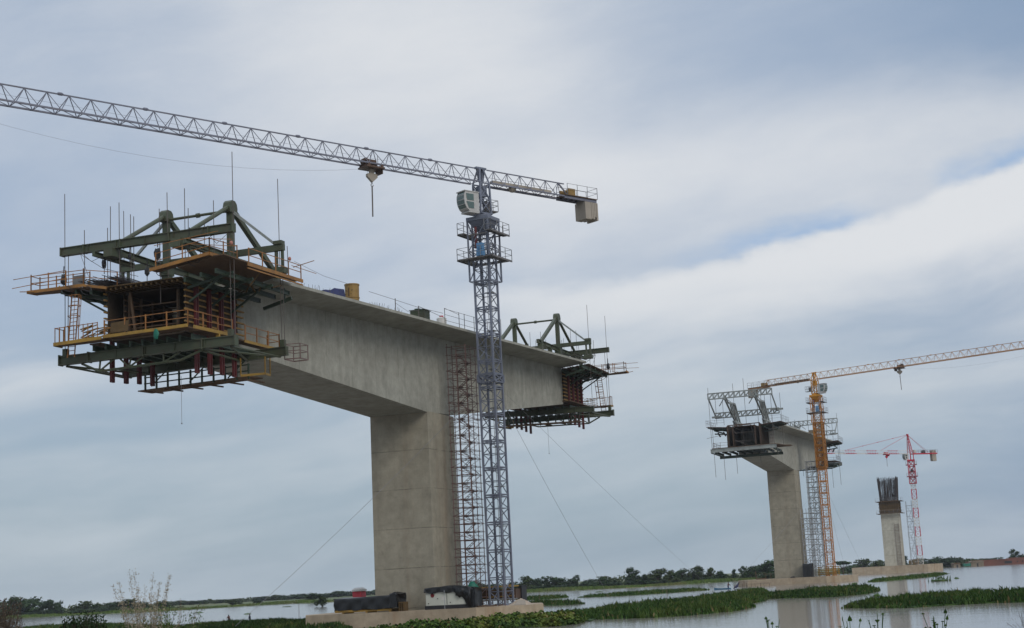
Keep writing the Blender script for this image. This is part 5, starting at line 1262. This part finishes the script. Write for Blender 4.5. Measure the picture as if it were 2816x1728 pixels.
for x, y, w, h in RIGHT: tree(x, y+trnd.uniform(-4,12), w*1.1, h, 'dark green bushy tree on the bank behind the farthest pier', 'trees behind the farthest pier')
tree(136.6,660,5.2,6.2,'flat topped spreading tree between middle and farthest piers','far bank landmark trees','flat')
for x, y, w, h in ((247.5,880,6.6,5.4),(256,890,7,4.3),(264,890,7,4.1),(273,890,7,4.2)): tree(x, y, w, h, 'hazy low tree behind the rusty barge', 'trees behind the barge', 'round')
tree(266.4,836,4.6,8.4,'palm like dark tree rising above the rusty barge','far bank landmark trees','tall'); tree(272.5,838,5,6.4,'dark spiky bush beside the tree above the barge at right edge','far bank landmark trees','bush')
LEFT = [(-235.1,690,4.2,7.2),(-231.8,690,4.8,7.9),(-228.8,690,4.8,6.7),(-223.7,690,6.6,8.5),(-216.8,690,7.2,7.2),(-212.0,690,2.4,5.2),(-206.9,690,6.6,5.9),(-201.2,690,5.0,4.0),(-187.4,690,3.6,4.3),(-183.3,690,4.8,3.4),(-175.3,690,9.3,4.2),(-168.4,690,3.9,3.8),(-161.1,690,4.2,3.0),(-239.9,690,5.4,8.0),(-245,690,5,8)]
for x, y, w, h in LEFT: tree(x, y+trnd.uniform(-30,6), w*1.1, h+1.6, 'dark tree in the grove on the far bank at the left edge', 'left grove trees')
for k in range(14): tree(trnd.uniform(-240,-160), 655+trnd.uniform(-12,12), trnd.uniform(4,7), trnd.uniform(2.4,4.0), 'low dark bush at the water edge of the left grove', 'left grove bushes', 'bush', 'bush')
tree(-132.4,690,6.0,3.9,'round bushy tree on the low spit left of the fishermen','far bank landmark trees','bush'); tree(-121.2,690,3.9,3.2,'pale bush right of the spit beyond the fishermen','far bank landmark trees','bush'); tree(-92.0,660,5.0,4.2,'dark tree on the bank left of the long black tarp','far bank landmark trees','round')
tree(-56.0,420,3.1,3.6,'lone dark bush standing in the water left of the black tarp','far bank landmark trees','bush','bush',.0)
FAR = [(-318.9,4.3),(-311.7,4.0),(-305.5,2.8),(-250.6,3.2),(-244.0,3.9),(-234.4,3.0),(-226.8,3.2),(-218.7,3.0),(-211,2.8),(-203.0,3.0),(-196.7,3.4),(-189.6,3.7),(-178.1,4.4),(-168.6,4.2),(-159.5,4.2),(-151.9,3.7),(-165.4,3.6),(-146,3.4),(-150.8,3.4),(-138.9,3.6),(-130.6,5.0),(-121.5,4.5),(-116.0,4.8),(-109.7,4.3),(-270,2.8),(-288,2.9),(-100,4.0),(-90,4.2)]
for x, h in FAR: tree(x, 1100+trnd.uniform(-40,40), trnd.uniform(9,13), h+1.2, 'small hazy tree in the distant tree line far behind the left water', 'distant hazy tree line', 'bush')

# ------------------------------------------------------------------ near plants on the bank beside the camera
rnd = random.Random(21)
def leafplant(x, y, n, label, spread=.35, hi=.75):
    t = thing('leafy_plant', Matrix.Translation((x,y,1.9)), label, 'plant')
    st = MB(); lf = MB()
    for k in range(n):
        a = rnd.uniform(0,6.28); r = spread*rnd.random(); bx, by = x+r*.3*math.cos(a), y+r*.3*math.sin(a); h = hi*rnd.uniform(.6,1.05)
        tx, ty, tz = x+r*math.cos(a), y+r*math.sin(a), 1.9+h
        st.path([(bx,by,1.85),((bx+tx)/2+.02,(by+ty)/2,1.9+h*.55),(tx,ty,tz)], .006, 4)
        yaw = rnd.uniform(-1.2,1.2); s = rnd.uniform(.05,.10); ca, sa = math.cos(yaw), math.sin(yaw); dr = rnd.uniform(-.5,1.0)
        pts = [(0,-.35,.02),(.42,-.42,.0),(.5,0,.06),(.28,.5,.03),(0,1.0,-.03),(-.28,.5,.03),(-.5,0,.06),(-.42,-.42,0)]
        mid = (0,0,-.04)
        f = lambda p: (tx+ca*p[0]*s-sa*p[2]*s, ty+sa*p[0]*s+ca*p[2]*s*1.2-.3*s*dr*p[1], tz+p[1]*s*dr)
        o = len(lf.V); lf.V += [f(mid)] + [f(p) for p in pts]; lf.F += [(o, o+1+i, o+1+(i+1) % 8) for i in range(8)]
    st.build('stem', M['hyacinth'], t); lf.build('leaf', M['hyacinth'], t)
leafplant(4.35,28,7,'small cluster of heart shaped leaves at bottom edge below the middle pier reflection',.28,.72)
leafplant(5.75,28,8,'loose sprig of small leaves at bottom edge below the right reed mat',.3,.66)
leafplant(6.25,28,10,'taller sprig with one big heart shaped leaf at the bottom edge',.33,.72)
leafplant(7.35,28,16,'bushy leaf cluster at bottom edge below the farthest pier reflection',.34,.66)
def twigs(name, label, x, y, n, h, spread, mat, seed, lean=.3, r=.006, fuzz=0, leafm=None, base=.12, cat='plant', ls=.05):
    rnd = random.Random(seed); t = thing(name, Matrix.Translation((x,y,1.9)), label, cat); m = MB(); fz = MB()
    for k in range(n):
        a = rnd.uniform(0,6.28); hh = h*rnd.uniform(.45,1.0); sp = spread*rnd.uniform(.1,1); pts = []
        for i in range(6):
            f = i/5; pts.append((x+base*math.cos(a)*(1-f)*.5+sp*math.cos(a)*f**1.7+rnd.uniform(-.02,.02), y+base*math.sin(a)*.5+sp*math.sin(a)*f**1.7, 1.88+hh*f))
        m.path(pts, r, 4)
        for i in range(2, 6):
            for q in range(fuzz):
                p = Vector(pts[i]) - (Vector(pts[i])-Vector(pts[i-1]))*rnd.random() + Vector((rnd.gauss(0,1),rnd.gauss(0,1),rnd.gauss(0,1)))*ls*.9; d = Vector((rnd.uniform(-1,1),rnd.uniform(-1,1),rnd.uniform(.1,1.2)))*ls
                if leafm: 
                    e = d.orthogonal().normalized()*ls*.3; o = len(fz.V); fz.V += [tuple(p),tuple(p+d*.5+e),tuple(p+d),tuple(p+d*.5-e)]; fz.F.append((o,o+1,o+2,o+3))
                else: m.tube(p, p+d, r*.6, 3)
    m.build('stem', mat, t)
    if leafm and fz.V: fz.build('leaf', leafm, t)
twigs('plume_grass', 'feathery dry grass plume rising in front of the left water', -5.45, 22, 46, 2.15, .5, M['dryleaf'], 1, r=.0014, fuzz=70, leafm=M['plume'], ls=.020)
twigs('plume_grass', 'few loose plume stems arching right of the feathery dry plume', -5.1, 22.2, 7, 1.85, .55, M['dryleaf'], 14, r=.0016, fuzz=40, leafm=M['plume'], ls=.016)
twigs('leafy_bush', 'sparse leafy twigs at the base of the feathery plume', -5.3, 22.4, 110, 1.62, .62, M['twig'], 2, r=.002, fuzz=12, leafm=M['reed'], ls=.03)
twigs('round_bush', 'small dense round dark bush at the lower left', -6.35, 22, 420, 1.52, .28, M['twig'], 3, r=.003, fuzz=22, leafm=M['tree'], base=.55, ls=.035)
twigs('brown_twig_bush', 'brown twiggy bush at the left edge of the bank', -7.65, 22, 380, 1.8, .42, M['twig'], 4, r=.003, fuzz=14, leafm=M['dryleaf'], base=.5, ls=.026)
twigs('bare_twigs', 'bare thin twigs at the lower right corner', 9.05, 28, 16, .75, .45, M['twig'], 5, r=.003, fuzz=2, ls=.05)

# ------------------------------------------------------------------ people, canoe, float, barge, huts, poles
def person(loc, yaw, label, shirt, pose, scale=1.0):
    """one skinned body: edges between joints, radius per joint"""
    Mx = Matrix.Translation(loc) @ Matrix.Rotation(yaw,4,'Z') @ Matrix.Scale(scale,4)
    t = thing('person', Mx, label, 'person')
    lean = .22 if pose == 'bend' else .04
    J = {'pel':(0,0,.95,.13),'sp':(0,.06*lean*4,1.15,.125),'ch':(0,.3*lean,1.38,.145),'nk':(0,.42*lean,1.52,.055),'hd':(0,.55*lean+.02,1.63,.09),'tp':(0,.6*lean+.01,1.74,.075)}
    E = [('pel','sp'),('sp','ch'),('ch','nk'),('nk','hd'),('hd','tp')]
    for s, n in ((-1,'l'),(1,'r')):
        J['hp'+n] = (.1*s,0,.9,.095); J['kn'+n] = (.12*s,.05,.5,.06); J['an'+n] = (.12*s,-.02,.09,.042); J['to'+n] = (.13*s,.16,.035,.035)
        J['sh'+n] = (.18*s,.3*lean,1.43,.062)
        if pose == 'bend': J['el'+n] = (.24*s,.24,1.2,.043); J['wr'+n] = (.16*s,.46,1.08,.03); J['pm'+n] = (.15*s,.54,1.05,.036)
        else: J['el'+n] = (.3*s,.03,1.16,.043); J['wr'+n] = (.26*s,.22,1.0,.03); J['pm'+n] = (.24*s,.3,.97,.036)
        E += [('pel','hp'+n),('hp'+n,'kn'+n),('kn'+n,'an'+n),('an'+n,'to'+n),('ch','sh'+n),('sh'+n,'el'+n),('el'+n,'wr'+n),('wr'+n,'pm'+n)]
        p = J['pm'+n]
        for q in range(5):
            o = (q-2)*.018; L = (.055,.075,.08,.075,.06)[q]
            a, b = f'f{n}{q}', f'g{n}{q}'
            if q == 0: J[a] = (p[0]-.04*s,p[1]+.02,p[2]+.01,.010); J[b] = (p[0]-.05*s,p[1]+.055,p[2]+.0,.008)
            else: J[a] = (p[0]+o,p[1]+L*.6,p[2]-.012,.009); J[b] = (p[0]+o,p[1]+L*.95,p[2]-.045,.008)
            E += [('pm'+n,a),(a,b)]
    keys = list(J); me = bpy.data.meshes.new('body'); me.from_pydata([J[k][:3] for k in keys], [(keys.index(a),keys.index(b)) for a, b in E], []); me.update()
    me.materials.append(M['skin'])
    o = bpy.data.objects.new('body', me); COL.objects.link(o); o.parent = t; W[o.name] = Mx
    o.modifiers.new('skin', 'SKIN'); 
    if not me.skin_vertices: me.attributes.new if False else None
    lay = me.skin_vertices[0].data if me.skin_vertices else None
    if lay:
        for i, k in enumerate(keys): lay[i].radius = (J[k][3], J[k][3])
        lay[0].use_root = True
    sub = o.modifiers.new('subsurf', 'SUBSURF'); sub.levels = 1; sub.render_levels = 1
    m = MB(); n = 12; rings = []
    for z, rx, ry, k in ((.92,.185,.135,0),(1.1,.175,.13,.24),(1.3,.2,.15,.9),(1.44,.2,.125,1.25),(1.5,.09,.085,1.5)):
        rings.append([(rx*math.cos(2*math.pi*i/n), ry*math.sin(2*math.pi*i/n)+lean*.3*k, z) for i in range(n)])
    m.loft(rings)
    for s, nn in ((-1,'l'),(1,'r')): a, b = Vector(J['sh'+nn][:3]), Vector(J['el'+nn][:3]); m.tube(a, a+(b-a)*.8, .082, 8, .062)
    m.build('shirt', shirt, t, Mx, smooth=True)
    m = MB(); m.loft([[(rx*math.cos(2*math.pi*i/n), ry*math.sin(2*math.pi*i/n), z) for i in range(n)] for z, rx, ry in ((.8,.2,.145),(.96,.19,.14))])
    for s in (-1,1): m.tube((.1*s,0,.92),(.12*s,.05,.52),.115,8,.085)
    m.build('shorts', M['net_bl'], t, Mx, smooth=True)
    hd = J['hd']; m = MB(); m.ball((0,hd[1]-.015,hd[2]+.045),.098,.108,.10,10,6); m.build('hair', M['dark'], t, Mx, smooth=True)
    m = MB(); 
    for s in (-1,1): m.ball((.032*s,hd[1]+.098,hd[2]+.02),.011,.006,.008,6,4)
    m.build('eyes', M['white'], t, Mx)
    m = MB(); m.loft([[(-.012,hd[1]+.09,hd[2]-.02),(.012,hd[1]+.09,hd[2]-.02),(0,hd[1]+.118,hd[2]-.022)],[(-.007,hd[1]+.09,hd[2]+.02),(.007,hd[1]+.09,hd[2]+.02),(0,hd[1]+.1,hd[2]+.02)]]); m.box(-.025,.025,hd[1]+.085,hd[1]+.097,hd[2]-.05,hd[2]-.043)
    for s in (-1,1): m.ball((.098*s,hd[1]+.0,hd[2]+.0),.014,.025,.032,6,4)
    m.build('nose_mouth_ears', M['skin'], t, Mx)
    return t
person((-47.0,242,-.72), 2.6, 'person in faded brown shirt bending forward in the water, left of two', M['shirt_br'], 'bend')
person((-43.2,239,-.78), 2.2, 'person in dark shirt standing upright in the water, right of two', M['shirt_dk'], 'stand')

t = thing('canoe', Matrix.Translation((41.6,326,0)) @ Matrix.Rotation(math.radians(8),4,'Z') @ Matrix.Scale(.62,4), 'blue wooden canoe on the water left of the middle pile cap', 'canoe')
MC = W[t.name]; m = MB(); rings = []
for i in range(13):
    f = i/12*2-1; w = .42*(1-abs(f)**2.6)+.03; zr = .42+.5*max(0,-f-.3)**1.4
    rings.append([(3.0*f, -w, zr),(3.0*f,-w*.7,.05),(3.0*f,0,-.12),(3.0*f,w*.7,.05),(3.0*f,w,zr),(3.0*f,w*.86,zr-.02),(3.0*f,0,.12),(3.0*f,-w*.86,zr-.02)])
m.loft(rings); m.build('hull', M['cloth_bl'], t, MC)
m = MB()
for x in (-1,.2,1.3): m.box(x-.12,x+.12,-.36,.36,.3,.35)
m.build('thwart', M['plank'], t, MC)
person(MC @ Vector((2.0,0,-.42)), -1.2, 'person in brown shirt bending over in the blue canoe', M['shirt_br'], 'bend')
t = thing('lift_net', MC @ Matrix.Translation((5.2,.3,0)), 'dark blue triangular fishing net raised beside the blue canoe', 'fishing net')
m = MB(); m.add([(3.7,.2,.05),(6.1,-.3,2.35),(5.5,.9,.35),(5.0,-.5,.9),(5.6,.3,1.3),(4.6,.5,.3),(6.12,-.28,2.37),(3.75,.24,.02)], [(0,5,3),(5,4,3),(5,2,4),(3,4,1),(4,2,1),(0,3,1),(0,1,6,7),(7,2,5)]); m.build('net_panel', M['net_bl'], t, MC)
m = MB(); m.tube((3.6,.2,.0),(6.3,-.35,2.5),.04,5); m.tube((5.5,.9,-.5),(6.1,-.3,2.4),.035,5); m.build('net_pole', M['plank'], t, MC)
m = MB(); m.tube((-6.4,.5,2.9),(-2.2,.0,.3),.03,5); m.tube((-4.2,.3,1.2),(-2.6,0,1.1),.03,5); tag(m.build('fishing_pole', M['plank'], None, MC), 'long thin pole slanting over the left end of the blue canoe', 'pole')
t = thing('pole_jetty', Matrix.Translation((48.5,330,0)), 'rickety pole jetty between fishing net and middle pile cap', 'jetty')
MJt = W[t.name]; m = MB(); rnd = random.Random(2)
for k in range(9): x = -4+k*.95; m.tube((x,rnd.uniform(-.6,.6),-.8),(x+rnd.uniform(-.2,.2),rnd.uniform(-.4,.4),rnd.uniform(.7,2.6 if k in (1,2) else 1.1)),.05,5)
m.build('post', M['plank'], t, MJt)
m = MB(); m.bar((-4,0,.62),(4.2,0,.75),.5,.07); m.bar((-4,.4,.8),(4.2,.3,.9),.06); m.bar((-4.4,-.2,2.2),(-2.6,.2,.7),.06); m.build('walk_plank', M['straw'], t, MJt)
t = thing('fishing_float', Matrix.Translation((5.05,141.4,0)), 'round yellow float in the water at the tip of the reed mat', 'float')
m = MB(); m.ball((5.05,141.4,.22),.36,.36,.34,12,8); m.build('float_ball', M['yellow'], t, smooth=True)
m = MB(); m.tube((5.05,141.4,.5),(5.05,141.4,.64),.07,8); m.build('neck', M['yellow'], t)
m = MB(); m.tube((5.6,141.2,.02),(9.6,142.6,.1),.08,6,.04); tag(m.build('driftwood_pole', M['straw']), 'pale thin pole floating right of the yellow float', 'pole')
for x, y, h, l in ((-1.9,330,1.8,'thin pole standing in the water right of the blue crane, by the farther plant patch'),(2.3,285,1.9,'thin stake in the water between the small plant patches'),(19.6,215,1.7,'thin stake standing behind the long reed mat'),(-35.7,240,2.1,'thin stake in the water left of the nearest pile cap')):
    m = MB(); m.tube((x,y,-.5),(x+.04,y,h),.035,5); tag(m.build('water_stake', M['plank']), l, 'stake', 'stakes in the water')
# rusty barge
t = thing('rusty_barge', Matrix.Translation((262,800,0)) @ Matrix.Rotation(math.radians(-9),4,'Z'), 'long rusty red barge moored on the bank at the right edge', 'barge')
MBg = W[t.name]; m = MB()
prof = [(-31,1.2),(-29,.0),(-14,-.6),(34,-.6),(34,3.4),(-10,3.3),(-10.5,2.7),(-31,2.5)]
m.loft([[(x,y,z) for x, z in prof] for y in (-5,5)]); m.build('hull', M['barge'], t, MBg)
m = MB()
for x in (-6,-3.5,2,4.5,9,12.5): m.tube((x,-5.03,1.4),(x,-5.12,1.4),.42,10)
m.build('porthole', M['dark'], t, MBg)
m = MB(); m.box(-31,-10.6,-5.1,-5.02,2.2,2.5); m.box(-10,34,-5.1,-5.02,3.1,3.4); m.box(-28.5,-10.7,-4.6,4.6,2.52,3.0); m.build('rub_rail', M['barge'], t, MBg)
m = MB(); m.box(-12.5,-8.8,-5.05,-5.02,.6,1.9); m.build('recess_shade_sheet', M['dark'], t, MBg)  # thin dark sheet on the flat hull, its colour stands in for recess shade
m = MB(); m.bar((2,-3,3.4),(2,-3,6.6),.14); m.bar((4,-3,3.4),(4,-3,6.4),.14); m.box(1.4,5,-3.6,-2,4.8,4.95); m.bar((1.4,-3.6,6.2),(5,-3.6,6.2),.1); m.bar((1.4,-3.6,4.9),(1.4,-3.6,6.6),.1); m.build('deck_frame', M['scaf_gr'], t, MBg)
m = MB(); m.box(15.6,18,-3,0,3.4,14); m.box(15.4,18.2,-3.2,.2,14.01,14.3); m.build('deck_tower', M['cw'], t, MBg)
for x, y, w, h, lab, mt_ in ((216.5,772,3.4,2.3,'small brown reed hut on the bank next to the far pile cap','straw'),(228.5,778,6.5,2.8,'long grey thatched hut beside the rusty barge','straw')):
    t = thing('reed_hut', Matrix.Translation((x,y,.2)), lab, 'hut'); m = MB()
    m.box(x-w/2,x+w/2,y-2,y+2,.0,h*.75); m.build('wall', M[mt_], t)
    m = MB(); m.loft([[(x-w/2-.3,yy,h*.75+.01),(x+w/2+.3,yy,h*.75+.01),(x+w/2-.3,yy,h),(x-w/2+.5,yy,h*1.03)] for yy in (y-2.3,y+2.3)]); m.build('roof', M['plank'] if w < 5 else M['straw'], t)
    m = MB(); m.box(x-.3,x+.5,y-2.06,y-2.02,.0,h*.55); m.build('door', M['dark'], t)
m = tarp_mesh(221,224.6,774,776,.3,1.7,61,nx=8); tag(m.build('green_tarp', M['greennet'], smooth=True), 'turquoise tarp lying between the two reed huts', 'tarp')
